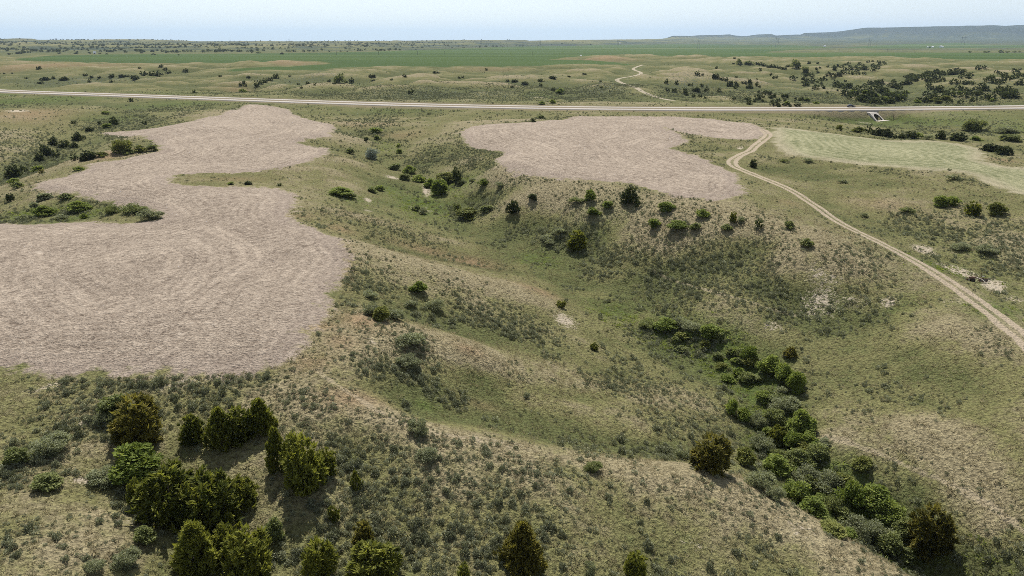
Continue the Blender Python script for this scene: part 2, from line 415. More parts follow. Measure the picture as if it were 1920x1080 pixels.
# ------------------------------------------------------------------ outlines on the ground
SOIL1 = [(-60,700),(0,697),(60,700),(150,702),(250,703),(330,702),(400,700),(450,697),(500,690),(540,678),(560,655),(578,632),(590,610),(605,602),(612,588),(622,565),(630,545),(640,520),(650,500),(652,480),(640,463),(625,445),(605,432),(575,425),(550,414),(537,403),(547,388),(553,375),(545,362),(520,353),(480,349),(440,350),(400,349),(360,347),(335,346),(314,341),(311,333),(330,328),(370,326),(420,325),(480,322),(540,313),(580,303),(610,293),(622,284),(618,278),(600,276),(568,272),(557,267),(580,261),(610,256),(628,247),(629,239),(622,233),(590,228),(560,218),(545,208),(538,202),(520,197),(490,193.5),(460,193.5),(440,200),(425,210),(415,216),(370,224),(320,235),(270,243),(220,247),(190,248.5),(200,253),(230,255),(265,258),(290,264),(302,277),(300,284),(270,290),(240,298),(200,305),(175,307),(165,312),(165,318),(130,330),(90,338),(62,347),(75,356),(110,362),(150,370),(190,377),(250,385),(285,395),(305,407),(300,413),(270,417),(220,420),(150,415),(120,416),(60,420),(40,422),(0,420),(-80,425),(-200,560)]
SOIL2 = [(865,250),(868,243),(880,238),(920,233),(990,230),(1040,225),(1060,218),(1100,216),(1200,217),(1280,218),(1340,221),(1390,226),(1415,234),(1438,243),(1440,251),(1430,257),(1410,261),(1380,262),(1340,258),(1300,252),(1262,243),(1246,237),(1243,240),(1265,248),(1285,258),(1294,263),(1285,268),(1262,274),(1255,278),(1275,282),(1300,290),(1330,302),(1360,318),(1385,330),(1385,345),(1395,360),(1380,368),(1340,372),(1300,370),(1265,366),(1228,360),(1210,349),(1170,342),(1100,340),(1040,337),(1000,330),(960,322),(936,312),(928,301),(940,293),(950,290),(930,284),(905,280),(880,275),(868,264)]
CROP = [(1444,240),(1460,238),(1500,243),(1560,250),(1620,258),(1670,264),(1720,262),(1770,265),(1810,272),(1845,280),(1850,288),(1846,296),(1850,303),(1862,308),(1880,312),(1925,315),(2050,320),(2080,380),(1920,368),(1880,358),(1850,345),(1820,330),(1790,322),(1740,320),(1690,317),(1640,312),(1590,306),(1540,300),(1500,296),(1470,285),(1452,272),(1444,262),(1449,252)]
WHEAT1 = [(30,112),(90,104.5),(200,102),(400,101),(560,99.5),(700,97),(830,92),(960,87.5),(1100,85),(1250,83),(1330,83),(1460,84),(1530,86),(1560,89),(1500,93),(1450,96),(1440,98.5),(1580,98.5),(1800,98.5),(1930,100),(2100,102),(2100,115),(1920,114),(1840,114),(1790,112),(1750,108),(1600,107),(1450,107),(1250,106),(1240,104.5),(1200,103.5),(1100,104.5),(1060,108),(1035,112),(1100,113),(1160,117),(1188,120.5),(1100,121),(950,123),(800,125),(640,127),(540,133),(440,134),(420,132),(500,126),(640,118),(560,114.5),(500,116),(400,118),(250,119),(120,118)]
WHEAT2 = [(1572,90),(1620,86.5),(1700,82.5),(1800,80),(1812,81.5),(1850,84),(2050,85),(2050,88.5),(1735,91),(1640,91)]
def to_world(poly, n=1):
    p = np.array(poly, float); x, y, z = hit(p[:, 0], p[:, 1], ZB); return np.stack([x, y], -1)
def chaikin(p, closed=True, it=1):
    for _ in range(it):
        q = np.roll(p, -1, 0) if closed else p[1:]; a = p if closed else p[:-1]
        m = np.empty((len(a)*2, 2)); m[0::2] = a*.75+q*.25; m[1::2] = a*.25+q*.75
        p = m if closed else np.r_[p[:1], m, p[-1:]]
    return p
def seg_dist(px, py, poly, closed=True):
    best = np.full(px.shape, 1e12); q = np.roll(poly, -1, 0) if closed else poly[1:]; a_ = poly if closed else poly[:-1]
    for a, b in zip(a_, q):
        dx, dy = b-a; l2 = dx*dx+dy*dy+1e-9
        t = np.clip(((px-a[0])*dx+(py-a[1])*dy)/l2, 0, 1)
        best = np.minimum(best, (px-a[0]-t*dx)**2+(py-a[1]-t*dy)**2)
    return np.sqrt(best)
def inside(px, py, poly):
    c = np.zeros(px.shape, bool); q = np.roll(poly, -1, 0)
    for (x0, y0), (x1, y1) in zip(poly, q):
        if y0 == y1: continue
        k = ((y0 > py) != (y1 > py)) & (px < (x1-x0)*(py-y0)/(y1-y0)+x0); c ^= k
    return c
def sdist_grid(poly, far, rmax, rmin=0, lim=1e9):
    """signed distance (negative inside) on the grid, only near the outline"""
    out = np.full(X.shape, far, float)
    m = (np.abs(TG) < R(49)) & (RG < rmax) & (RG > rmin)
    lo, hi = poly.min(0)-60, poly.max(0)+60
    m &= (X > lo[0]) & (X < hi[0]) & (Y > lo[1]) & (Y < hi[1])
    x, y = X[m], Y[m]
    d = seg_dist(x, y, poly); out[m] = np.where(inside(x, y, poly), -d, d)
    return out
soil1_w = chaikin(to_world(SOIL1)); soil2_w = chaikin(to_world(SOIL2)); crop_w = chaikin(to_world(CROP))
wheat1_w = to_world(WHEAT1); wheat2_w = to_world(WHEAT2)
d_s1 = sdist_grid(soil1_w, 60, 900); d_s2 = sdist_grid(soil2_w, 60, 900); d_cr = sdist_grid(crop_w, 60, 900)
d_w = np.minimum(sdist_grid(wheat1_w, 60, 13000, 600), sdist_grid(wheat2_w, 60, 13000, 600))
tx, ty = at_z([a for a, b in TRK], [b for a, b in TRK], TRZ); trk_w = chaikin(np.stack([tx, ty], -1), False, 2)
hx, hy = at_z([a for a, b in HWY], [b for a, b in HWY], HZ); hwy_w = chaikin(np.stack([hx, hy], -1), False, 3)
FTRK = [(1262,188.5),(1245,185.5),(1220,178),(1195,167.5),(1168,156),(1154,149.5),(1165,146),(1190,142.5),(1203,138.5),(1200,134.5),(1186,130.5),(1190,126.5),(1205,121.5)]
ftrk_w = chaikin(to_world(FTRK), False, 2)
m_near = (np.abs(TG) < R(49)) & (RG < 1700) & (RG > 40)
def linedist(poly, rmax):
    out = np.full(X.shape, 200.0); m = m_near & (RG < rmax)
    lo, hi = poly.min(0)-80, poly.max(0)+80
    m &= (X > lo[0]) & (X < hi[0]) & (Y > lo[1]) & (Y < hi[1])
    out[m] = np.minimum(200, seg_dist(X[m], Y[m], poly, False)); return out
d_tr = linedist(trk_w, 600); d_hw = linedist(hwy_w, 1700); d_tl = np.minimum.reduce([linedist(chaikin(to_world(q), False, 2), 420) for q in ([(1225,505),(1290,530),(1360,552),(1430,575),(1490,590)], [(1545,815),(1640,850),(1740,890),(1830,935),(1940,1010)], [(600,700),(660,735),(730,778),(800,802),(900,822)])]); d_ft = linedist(ftrk_w, 1700)

# smoothed curvature: hollows stay greener, crests dry out
def blur(G, k):
    for ax in (0, 1):
        c = np.cumsum(np.pad(G, [(k+1, k) if a == ax else (0, 0) for a in (0, 1)], mode='edge'), axis=ax)
        n = G.shape[ax]; sl1 = [slice(None)]*2; sl0 = [slice(None)]*2
        sl1[ax] = slice(2*k+1, 2*k+1+n); sl0[ax] = slice(0, n); G = (c[tuple(sl1)]-c[tuple(sl0)])/(2*k+1)
    return G
# small relief
quiet = S(1, 14, d_s1)*S(1, 14, d_s2)*S(1, 14, d_cr)*S(2, 9, d_tr)*S(14, 40, d_hw)*S(-40, 120, d_w)*S(3, 25, d_ft)
ZN = ZB.copy()
_o = np.argsort(hwy_w[:, 0])
byd = S(12, 130, Y-np.interp(X, hwy_w[_o, 0], hwy_w[_o, 1]))*(RG > 430)
nr = RG < 3000
xn, yn = X[nr], Y[nr]
rel = np.clip(RG[nr]/400, 0.25, 2.0)
z1 = fbm(xn, yn, 22, 4, 3)*0.55*np.clip(rel*1.2, .4, 1) + fbm(xn, yn, 7, 3, 13)*0.16 + fbm(xn, yn, 2.2, 2, 23)*0.05*(RG[nr] < 200)
gl = (ridged(xn+fbm(xn, yn, 60, 2, 5)*20, yn, 95, 3, 33)-0.62)
z1 -= gl*np.where(byd[nr] > 0, 23*byd[nr]*(1-0.75*S(1500, 2600, RG[nr])), 1.3)
z1 -= (ridged(xn+fbm(xn, yn, 30, 2, 6)*9, yn, 30, 2, 36)-0.66)*1.7*(RG[nr] < 480)
z1 -= (ridged(xn+fbm(xn, yn, 14, 2, 8)*5, yn, 12, 2, 38)-0.66)*0.35*(RG[nr] < 300)
ZN[nr] += z1*quiet[nr]*S(20, 50, RG[nr])
fld = (np.minimum(d_s1, d_s2) < 4) & nr
ZN[fld] += 0.05*fbm(X[fld], Y[fld], 1.3, 2, 77) + 0.22*fbm(X[fld], Y[fld], 14, 2, 78)
# the highway stands on its bank, the culvert cuts into it
hb = np.clip(1-(d_hw-11.2)/5.0, 0, 1)
ZN = np.where(d_hw < 60, ZN*(1-hb)+(HZ-0.35)*hb, ZN)
near_side = (Y < np.interp(X, hwy_w[_o, 0], hwy_w[_o, 1])) & (d_hw < 70)
ZN = np.where(near_side, np.minimum(ZN, HZ-.35-np.maximum(d_hw-11.2, 0)*.045), ZN)
cvx, cvy = at_z(1650, 226, 0.5)
AX = np.array([-0.50, 1.0]); AX /= np.linalg.norm(AX); PX = np.array([AX[1], -AX[0]])
CSL = 1.25                                                   # run of the sloped culvert collar per metre of height
u_ = (X-cvx)*PX[0]+(Y-cvy)*PX[1]; v_ = (X-cvx)*AX[0]+(Y-cvy)*AX[1]
loc = (RG < 600) & (np.abs(u_) < 18) & (np.abs(v_) < 40)
wf = S(18, 6, np.abs(u_))*S(-40, -14, v_)
ZN = np.where(loc & (v_ < 0) & (d_hw > 15.5), np.minimum(ZN, ZN*(1-wf)+0.35*wf), ZN)
ZN = np.where(loc & (np.abs(u_) < 3.6) & (v_ >= -1) & (v_ < 6), np.minimum(ZN, 0.25+np.maximum(v_-.9, 0)/CSL), ZN)
ZN = np.where(loc & (np.abs(u_) < 2.6) & (v_ > -3) & (v_ < 9), np.minimum(ZN, 0.3), ZN)
ZB2 = np.where(RG < 3000, ZN, ZB)
wet = np.zeros(X.shape); 
zc = blur(ZB2, 9); zc2 = blur(ZB2, 34)
wet = np.clip((zc2-ZB2)/(np.where(RG > 480, 0.0045, 0.0075)*RG+0.2), -1.5, 1.5)
wet2 = np.clip((zc-ZB2)/(0.003*RG+0.05), -1.5, 1.5)
GZ = ZB2
def ground(x, y): return lerp_grid(GZ, np.asarray(x, float), np.asarray(y, float))

# patches of a tone or of plants: px, py, half width, half height (photo pixels on the ground), amount
def patches(lst):
    out = np.zeros(X.shape); m = m_near
    x, y = X[m], Y[m]; acc = np.zeros(x.shape)
    c = np.array(lst, float); hx_, hy_, _ = hit(c[:, 0], c[:, 1], GZ)
    for (px, py, rx, ry, v), ax, ay in zip(lst, hx_, hy_):
        r0 = math.hypot(ax, ay); dep = project(ax, ay, float(ground(ax, ay)))[2]
        sx = max(rx*dep/FPX, .3); sy = max(ry*dep/FPX/max(0.06, min(1, (CAMZ+2)/r0)), .3)
        ux, uy = ax/r0, ay/r0
        a = (x-ax)*uy-(y-ay)*ux; b = (x-ax)*ux+(y-ay)*uy
        acc = np.maximum(acc, v*np.exp(-((a/sx)**2+(b/sy)**2)))
    out[m] = acc; return out
LUSH = [(790,385,60,25,1),(740,360,40,14,.7),(860,350,50,14,.8),(1010,490,40,12,.8),(1150,585,60,16,.7),(1270,625,80,22,.9),(1360,670,50,25,1),(1410,730,35,40,1),(1450,830,50,60,.9),(1560,930,60,45,.9),(1700,1030,50,30,.7),(1350,640,60,18,.8),
  (60,402,60,10,1),(160,405,70,10,.7),(1760,500,120,16,.8),(1870,580,60,20,.9),(1830,470,80,12,.5),(100,186,200,5,1.0),(350,194,120,5,.8),(-20,178,120,4,1),(1640,222,120,10,.8),(1780,225,140,14,.8),(1900,235,60,14,.8),(200,225,80,6,.6),(860,190,200,5,.35),(760,206,160,4,.5),
  (660,372,50,8,.9),(800,762,24,8,.9),(720,275,30,18,.5),(1120,400,60,14,.4),(1440,740,40,40,.8),(1750,320,10,5,.3),(920,255,60,10,.5),(1010,178,40,8,.8),(1420,195,160,7,.6),(1300,600,40,10,.5),(1700,560,30,20,.35),(1710,500,60,14,.3)]
RUST = [(680,600,40,18,.9),(640,640,30,16,.6),(880,490,60,10,.9),(800,470,70,8,.7),(1010,545,40,9,.8),(660,745,60,16,.8),(880,655,28,7,.8),(600,612,40,10,.7),(900,760,40,10,.4),(60,212,70,10,.8),(200,290,30,7,.9),(440,336,60,6,.5),(750,255,50,7,.5),(1480,380,30,8,.4),(650,500,14,40,.5),(640,430,30,10,.7),(300,118,200,3,.6),(100,120,160,4,.7),(540,118,60,4,.7),(930,128,80,4,.4),(1130,108,60,4,.9),(450,170,30,6,.6),(1780,240,60,4,.5),(1650,380,60,8,.4),(1880,300,30,8,.8),(690,232,60,5,.4),(560,405,40,6,.5),(580,680,40,14,.6)]
PALE = [(1540,567,42,14,.55),(1600,565,35,9,.4),(1530,515,26,11,.42),(1560,525,22,4,.5),(1665,567,18,5,.7),(1450,610,22,7,.5),(1060,600,24,12,.8),(1730,468,22,7,.9),(1790,505,30,8,1),(1862,535,24,12,1),(1815,515,24,7,.9),(1900,560,30,12,.4),(800,352,8,13,1),(790,392,20,5,.7),(690,375,9,4,.8),(735,333,16,3,.8),(690,395,10,3,.6),(1388,277,7,3,.8),(1648,228,8,1.2,.5),(1620,230,20,.8,.55),(160,790,14,14,.6),(155,900,20,7,.8),(250,980,40,14,.4),(330,720,60,6,.5),(100,722,60,8,.5),(860,680,40,6,.3),(700,640,20,8,.4),(930,830,80,14,.35),(1500,990,60,24,.35),(520,860,40,30,.25),(650,930,40,50,.25),(1010,182,16,1.5,.7),(33,208,20,3,.8),(1790,565,40,12,.3),(1300,1020,60,20,.3),(1010,960,80,20,.2)]
SAGE = [(770,650,80,30,.9),(760,700,80,30,1),(820,745,60,20,1),(700,690,50,24,.8),(930,600,90,30,.9),(1010,680,110,30,.55),(880,560,70,22,.7),(700,520,50,18,.8),(760,440,90,14,.6),(1320,480,140,40,1),(1420,500,80,40,1),(1180,470,100,25,.9),(1060,430,120,25,.9),(1100,540,80,20,.5),(900,390,70,20,.8),(850,300,90,30,.8),(950,350,90,12,.9),(1110,400,130,20,.9),(1270,640,110,16,.8),(1600,480,60,26,.8),(1640,540,80,22,.6),(1820,440,110,26,.8),(1700,430,60,16,.6),(1900,480,60,24,.8),(1880,345,60,8,.8),(1860,640,40,20,.5),
  (600,790,90,50,.9),(760,850,130,50,1),(880,900,120,60,.95),(700,960,120,80,1),(950,1000,120,60,.8),(620,1040,120,50,.9),(1000,880,80,20,.7),(420,740,120,26,.6),(150,800,120,50,.8),(80,880,90,30,.8),(250,960,100,40,.5),(80,1000,100,50,.5),(200,1050,80,40,.5),(1150,720,120,40,.5),(1260,800,90,26,.5),(1100,850,80,16,.5),(1700,730,120,60,.2),(1450,950,60,20,.4),(1280,950,160,50,.2),(130,390,160,16,.5),(40,300,60,30,.7),(260,230,90,10,.5),(840,180,220,14,.9),(1000,160,120,14,.5),(1130,165,60,14,.9),(1290,165,60,14,.8),(1400,150,120,20,.5),(1600,170,200,22,.6),(1850,170,100,22,.6),(150,150,160,7,.9),(560,150,120,10,.7),(640,400,60,14,.3),(300,205,120,4,.4),(1800,240,120,14,.4),(700,240,60,20,.4),(1480,300,60,8,.4),(1650,320,60,5,.3)]
A_lush = patches(LUSH); A_rust = patches(RUST); A_pale = patches(PALE); A_sage = patches(SAGE)
d_val = linedist(chaikin(np.stack(at_z(*[[v[i] for v in VAL] for i in range(3)]), -1), False, 2), 700)

# ------------------------------------------------------------------ ground material
def mat_ground():
    g = NT('prairie_ground'); p = g.pos()
    rad = g.n('ShaderNodeVectorMath', operation='LENGTH'); g.put(rad.inputs[0], p); rad = rad.outputs['Value']
    big = g.noise(p, 46, 4, .6); mid = g.noise(p, 9, 4, .6); sm = g.noise(p, 1.5, 4, .65); fine = g.noise(p, 0.33, 3, .7)
    far1 = g.noise(p, 260, 5, .62)
    wet, wet2 = g.attr('wet'), g.attr('wet2'); lush, rust, pale = g.attr('lush'), g.attr('rust'), g.attr('pale')
    # grass: dry straw <-> olive <-> green
    t = g.add(g.mul(g.sub(big, .5), 1.5), g.mul(g.sub(mid, .5), 1.1)); t = g.add(t, g.mul(g.sub(sm, .5), 0.9))
    t = g.add(t, g.mul(wet, 0.30)); t = g.add(t, g.mul(wet2, 0.36)); t = g.sat(g.add(t, g.add(0.47, g.mul(g.step(rad, 430, 560), .32))))
    col = g.mix(g.step(t, 0.0, 0.55), (0.262, 0.224, 0.134), (0.172, 0.164, 0.072))
    col = g.mix(g.step(t, 0.45, 1.0), col, (0.104, 0.113, 0.045))
    hum = g.vor(p, 0.62); hum2 = g.vor(p, 0.27)
    ru = g.sat(g.mul(rust, g.add(0.35, g.mul(mid, 1.2)))); col = g.mix(g.mul(ru, .8), col, (0.275, 0.185, 0.112))
    lu = g.sat(g.mul(lush, g.add(0.15, g.mul(sm, 1.5)))); col = g.mix(g.mul(lu, .82), col, g.mix(mid, (0.115, 0.150, 0.036), (0.062, 0.098, 0.026)))
    # tussock grain, with shade in the gaps between tussocks painted into the colour
    grain = g.add(g.mul(g.sub(fine, .5), 1.7), g.mul(g.sub(sm, .5), 1.2)); grain = g.sub(grain, g.mul(g.sub(hum, .36), .55)); grain = g.sub(grain, g.mul(g.sub(hum2, .36), .35))
    gv = g.add(0.95, g.mul(grain, 0.95)); cmb = g.n('ShaderNodeCombineColor'); [g.put(cmb.inputs[i], gv) for i in range(3)]
    col = g.mix(1.0, col, cmb.outputs[0], 'MULTIPLY')
    # grey-green sage speckle beyond the modelled brush
    v1 = g.vor(p, 2.6); v2 = g.vor(p, 6.5)
    sg = g.attr('sage'); k1 = g.step(g.add(v1, g.mul(g.sub(1, sg), .34)), .42, .26); k2 = g.step(g.add(v2, g.mul(g.sub(1, sg), .25)), .36, .22)
    kf = g.step(rad, 240, 520)
    spk = g.mul(g.math('MAXIMUM', k1, g.mul(k2, .8)), kf); spk = g.mul(spk, g.step(rad, 2600, 1500))
    col = g.mix(g.mul(spk, .8), col, (0.085, 0.098, 0.070))
    # far country: wooded breaks and forested butte faces
    fw = g.mul(g.step(g.add(far1, g.mul(wet, .12)), .49, .60), g.step(rad, 2600, 3400)); col = g.mix(g.mul(fw, .8), col, (0.035, 0.05, 0.035))
    forest = g.attr('forest'); col = g.mix(g.mul(forest, g.step(g.noise(p, 120, 4, .7), .22, .42)), col, (0.030, 0.042, 0.036))
    # bare pale ground, broken into shards
    sh = g.noise(p, 0.8, 6, .8, 0.8); pa = g.step(g.add(sh, g.mul(pale, .42)), .63, .78); pa = g.mul(pa, g.step(pale, .05, .3))
    col = g.mix(g.mul(pa, .9), col, g.mix(fine, (0.33, 0.275, 0.205), (0.54, 0.47, 0.365)))
    bump_h = g.add(g.mul(fine, .9), g.mul(sm, 1.0)); bump_h = g.sub(bump_h, g.mul(hum, .42)); bump_h = g.sub(bump_h, g.mul(hum2, .16))
    # tilled soil
    ds = g.attr('soil'); e = g.add(ds, g.mul(g.sub(sm, .5), 6.0)); e = g.add(e, g.mul(g.sub(mid, .5), 10)); e = g.add(e, g.mul(g.sub(fine, .5), 1.6)); e = g.add(e, g.mul(g.sub(g.noise(p, 4, 4, .65), .5), 9))
    soil = g.step(e, 1.3, -1.0)
    clod = g.noise(p, 0.42, 4, .72); lump = g.noise(p, 1.35, 3, .6, .8); blot = g.noise(p, 17, 4, .6); wv = g.noise(p, 30, 2, .5)
    dd = g.add(ds, g.mul(g.sub(wv, .5), 11)); dd = g.add(dd, g.mul(g.sub(lump, .5), .7))
    fur = g.math('SINE', g.mul(dd, 2*math.pi/2.1)); fur2 = g.math('SINE', g.mul(dd, 2*math.pi/6.7))
    passes = g.noise(p, 8, 2, .5)
    pk = g.mul(g.step(passes, .40, .62), fur)
    dxy = g.n('ShaderNodeSeparateXYZ'); g.put(dxy.inputs[0], p)
    d45 = g.add(g.mul(dxy.outputs[0], .83), g.mul(dxy.outputs[1], -.56)); d45 = g.add(d45, g.mul(g.sub(wv, .5), 8))
    fur3 = g.mul(g.math('SINE', g.mul(d45, 2*math.pi/2.4)), g.step(passes, .52, .36))
    streak = g.noise(p, 2.4, 4, .7, 1.5, (1, .45, 1))
    sv = g.add(g.mul(g.sub(clod, .5), 2.3), g.mul(g.sub(lump, .5), 1.1)); sv = g.add(sv, g.mul(g.sub(streak, .5), 1.1))
    sv = g.add(sv, g.mul(pk, .10)); sv = g.add(sv, g.mul(fur2, .03)); sv = g.add(sv, g.mul(fur3, .09)); sv = g.add(sv, g.mul(g.sub(blot, .5), .55))
    sc_ = g.mix(g.sat(g.add(.5, sv)), (0.158, 0.123, 0.094), (0.465, 0.388, 0.305))
    fr = g.math('FRACT', g.mul(dd, 1/12.5)); wt = g.math('ABSOLUTE', g.sub(g.math('ABSOLUTE', g.sub(fr, .5)), .085)); wt = g.mul(g.step(wt, .05, .02), g.step(g.noise(p, 21, 2, .5), .47, .60))
    sc_ = g.mix(g.mul(wt, .22), sc_, (0.60, 0.50, 0.39))
    sc_ = g.mix(g.mul(g.step(g.noise(p, 2.6, 4, .75), .60, .74), .5), sc_, (0.60, 0.52, 0.43))
    rim = g.step(ds, -7, -1); sc_ = g.mix(g.mul(rim, .35), sc_, g.mix(clod, (0.165, 0.130, 0.108), (0.42, 0.345, 0.285)))
    col = g.mix(soil, col, sc_)
    cl2 = g.vor(p, .46); sh_h = g.add(g.mul(clod, 1.3), g.add(lump, g.mul(pk, .10))); sh_h = g.sub(sh_h, g.mul(cl2, .30))
    # thin green crop
    dc = g.attr('crop'); e2_ = g.mul(g.sub(g.noise(p, 5, 4, .65), .5), 12); e2 = g.add(dc, g.mul(g.sub(sm, .5), 6)); e2 = g.add(e2, g.mul(g.sub(mid, .5), 14)); e2 = g.add(e2, e2_); crop = g.step(e2, 2.0, -3.5)
    cw = g.add(dc, g.mul(g.sub(wv, .5), 22)); cs = g.math('SINE', g.mul(cw, 2*math.pi/3.4))
    cv = g.add(g.mul(g.sub(streak, .5), 2.2), g.mul(cs, .16)); cv = g.add(cv, g.mul(g.sub(g.noise(p, 22, 4, .6), .5), 1.3)); cv = g.add(cv, g.mul(g.sub(clod, .5), .5))
    cc = g.mix(g.sat(g.add(.42, cv)), (0.150, 0.160, 0.078), (0.350, 0.334, 0.204))
    cc = g.mix(g.mul(g.step(dc, -9, -1), .55), cc, g.mix(clod, (0.25, 0.20, 0.14), (0.52, 0.45, 0.33)))
    col = g.mix(crop, col, cc)
    # far wheat
    dw = g.attr('wheat'); wh = g.step(g.add(dw, g.mul(g.sub(g.noise(p, 60, 3), .5), 60)), 6, -8)
    wst = g.noise(p, 400, 3, .55, 0, (.3, 1, 1)); wc = g.mix(g.step(wst, .3, .7), (0.042, 0.072, 0.019), (0.066, 0.102, 0.027))
    wc = g.mix(g.mul(g.step(g.noise(p, 700, 2, .5, 0, (.25, 1.4, 1)), .57, .66), .45), wc, (0.17, 0.18, 0.085))
    col = g.mix(wh, col, wc)
    tl = g.add(g.attr('trail'), g.add(g.mul(g.sub(mid, .5), 1.6), g.mul(g.sub(sm, .5), .8))); col = g.mix(g.mul(g.step(tl, .55, .15), .55), col, (0.36, 0.30, 0.205))
    # two-rut tracks
    dt = g.add(g.attr('track'), g.mul(g.sub(sm, .5), 1.0)); dt = g.add(dt, g.mul(g.sub(mid, .5), 1.1)); dt = g.add(dt, g.mul(g.sub(fine, .5), .35))
    rut = g.mul(g.step(dt, 2.15, 1.75), g.step(dt, .30, .62)); cen = g.mul(g.step(dt, .5, .3), .22)
    tcol = g.mix(g.add(g.mul(sm, .6), g.mul(fine, .4)), (0.27, 0.22, 0.155), (0.46, 0.385, 0.285))
    col = g.mix(g.sat(g.add(rut, cen)), col, tcol)
    df = g.add(g.attr('ftrack'), g.mul(g.sub(mid, .5), 1.5)); col = g.mix(g.mul(g.step(df, 2.9, 1.4), .85), col, (0.37, 0.32, 0.24))
    # roadside verge: a mown brownish strip
    dh = g.attr('hwy'); col = g.mix(g.mul(g.step(dh, 17, 13.5), .6), col, (0.21, 0.17, 0.115))
    hh = g.mix(soil, bump_h, sh_h)
    b = g.bump(hh, 0.42, 1.0)
    return g.done(g.principled(col, .95, .05, b))
M_ground = mat_ground()

forest = S(.12, .34, (GZ-base_top)/np.maximum(ztop-base_top, 8)+0.22*fbm(X, Y, 500, 4, 91))*S(.02, .15, right)*(RG > 9000) + 0.45*(1-right)*(RG > 4200)*S(-.1, .5, fbm(X, Y, 700, 4, 92))
vat = dict(wet=wet, wet2=wet2, lush=A_lush, rust=A_rust, pale=A_pale, sage=A_sage, soil=np.minimum(d_s1, d_s2), crop=d_cr, wheat=d_w, track=d_tr, ftrack=d_ft, hwy=d_hw, trail=d_tl, forest=np.clip(forest, 0, 1))
nT, nR = X.shape
VV = np.stack([X, Y, GZ], -1).reshape(-1, 3)
ii, jj = np.meshgrid(np.arange(nT), np.arange(nR-1), indexing='ij')
i2 = (ii+1) % nT
FF = np.stack([ii*nR+jj, ii*nR+jj+1, i2*nR+jj+1, i2*nR+jj], -1).reshape(-1, 4)[:, ::-1]
def fc(G): return 0.25*G.reshape(-1)[FF].sum(1)
s1f, s2f, crf, wf, rf = fc(d_s1) < 0, fc(d_s2) < 0, fc(d_cr) < 0, fc(d_w) < 0, fc(RG)
cls = np.zeros(len(FF), int)
cls[rf > 2800] = 5; cls[wf] = 4; cls[crf] = 3; cls[s2f] = 2; cls[s1f] = 1
def sub_mesh(name, sel, extra_fan=False):
    f = FF[sel]; u, inv = np.unique(f, return_inverse=True); inv = inv.reshape(-1, 4)
    me = mesh_np(name, VV[u], inv, [M_ground], True, None, {k: a.reshape(-1)[u] for k, a in vat.items()})
    return me
def structure(name, me, label=None):
    o = link(name, me); o['kind'] = 'structure'
    if label: o['label'] = label; o['category'] = 'ground'
    return o
structure('ground', sub_mesh('ground', cls == 0), 'rolling prairie of dry grass and sagebrush cut by draws')
structure('ploughed_field', sub_mesh('ploughed_field', cls == 1), 'long winding field of bare tan tilled soil at the left')
structure('ploughed_field.001', sub_mesh('ploughed_field', cls == 2), 'broad field of bare tan tilled soil in the middle beside the dirt track')
structure('crop_field', sub_mesh('crop_field', cls == 3), 'pale green field of thin young crop right of the dirt track')
structure('wheat_field', sub_mesh('wheat_field', cls == 4), 'dark green wheat land on the flat beyond the hills')
structure('hills', sub_mesh('hills', cls == 5), 'far blue hills and flat-topped buttes on the horizon')
fanv = [VV[i*nR] for i in range(nT)]
fme = bpy.data.meshes.new('ground_underfoot'); fme.from_pydata([tuple(v) for v in fanv], [], [tuple(reversed(range(nT)))]); fme.materials.append(M_ground)
structure('ground.001', fme, 'grass directly below the camera')
# ------------------------------------------------------------------ plant materials
def mat_leaf(name, a, b, trans=.25, jitter=.25, rough=.75, spec=.15):
    g = NT(name); t = g.attr('tint'); oi = g.n('ShaderNodeObjectInfo'); r = oi.outputs['Random']
    f = g.sat(g.add(t, g.mul(g.sub(r, .5), jitter)))
    c = g.mix(f, a, b)
    d = g.principled(c, rough, spec)
    tr = g.n('ShaderNodeBsdfTranslucent'); g.put(tr.inputs[0], g.mix(1.0, c, (1.0, 1.0, .62), 'MULTIPLY'))
    m = g.n('ShaderNodeMixShader'); m.inputs[0].default_value = trans
    g.put(m.inputs[1], d); g.put(m.inputs[2], tr.outputs[0])
    return g.done(m.outputs[0])
def mat_plain(name, col, rough=.8, spec=.2, metal=0.0, var=.35, size=.3):
    g = NT(name); n = g.noise(g.pos(), size, 4, .65)
    dark = tuple(c*(1-var) for c in col); lite = tuple(min(1, c*(1+var*.6)) for c in col)
    return g.done(g.principled(g.mix(n, dark, lite), rough, spec, g.bump(n, size*.1, .4), metal))
ML = dict(
 juniper=mat_leaf('juniper_foliage', (0.066,0.082,0.018), (0.310,0.318,0.060), .48, .35),
 juniper_warm=mat_leaf('juniper_foliage_brownish', (0.070,0.070,0.020), (0.300,0.262,0.060), .48, .3),
 juniper_far=mat_leaf('juniper_foliage_dark', (0.036,0.048,0.020), (0.110,0.128,0.046), .35, .5),
 bright=mat_leaf('leaf_bright_green', (0.100,0.140,0.026), (0.240,0.285,0.062), .45, .3),
 green=mat_leaf('leaf_green', (0.120,0.162,0.036), (0.324,0.374,0.102), .5, .35),
 yellow=mat_leaf('leaf_yellow_green', (0.102,0.120,0.029), (0.258,0.264,0.074), .35, .3),
 dull=mat_leaf('leaf_dull_green', (0.114,0.138,0.050), (0.282,0.306,0.120), .45, .35),
 grey=mat_leaf('leaf_grey_green', (0.144,0.158,0.091), (0.360,0.382,0.228), .42, .35),
 silver=mat_leaf('leaf_silver', (0.17,0.20,0.17), (0.42,0.46,0.40), .2, .2),
 sage=mat_leaf('sage_leaf', (0.100,0.110,0.064), (0.355,0.365,0.238), .17, .6),
)
M_bark = mat_plain('bark', (0.14, 0.115, 0.09), .9, .1, var=.5, size=.12)
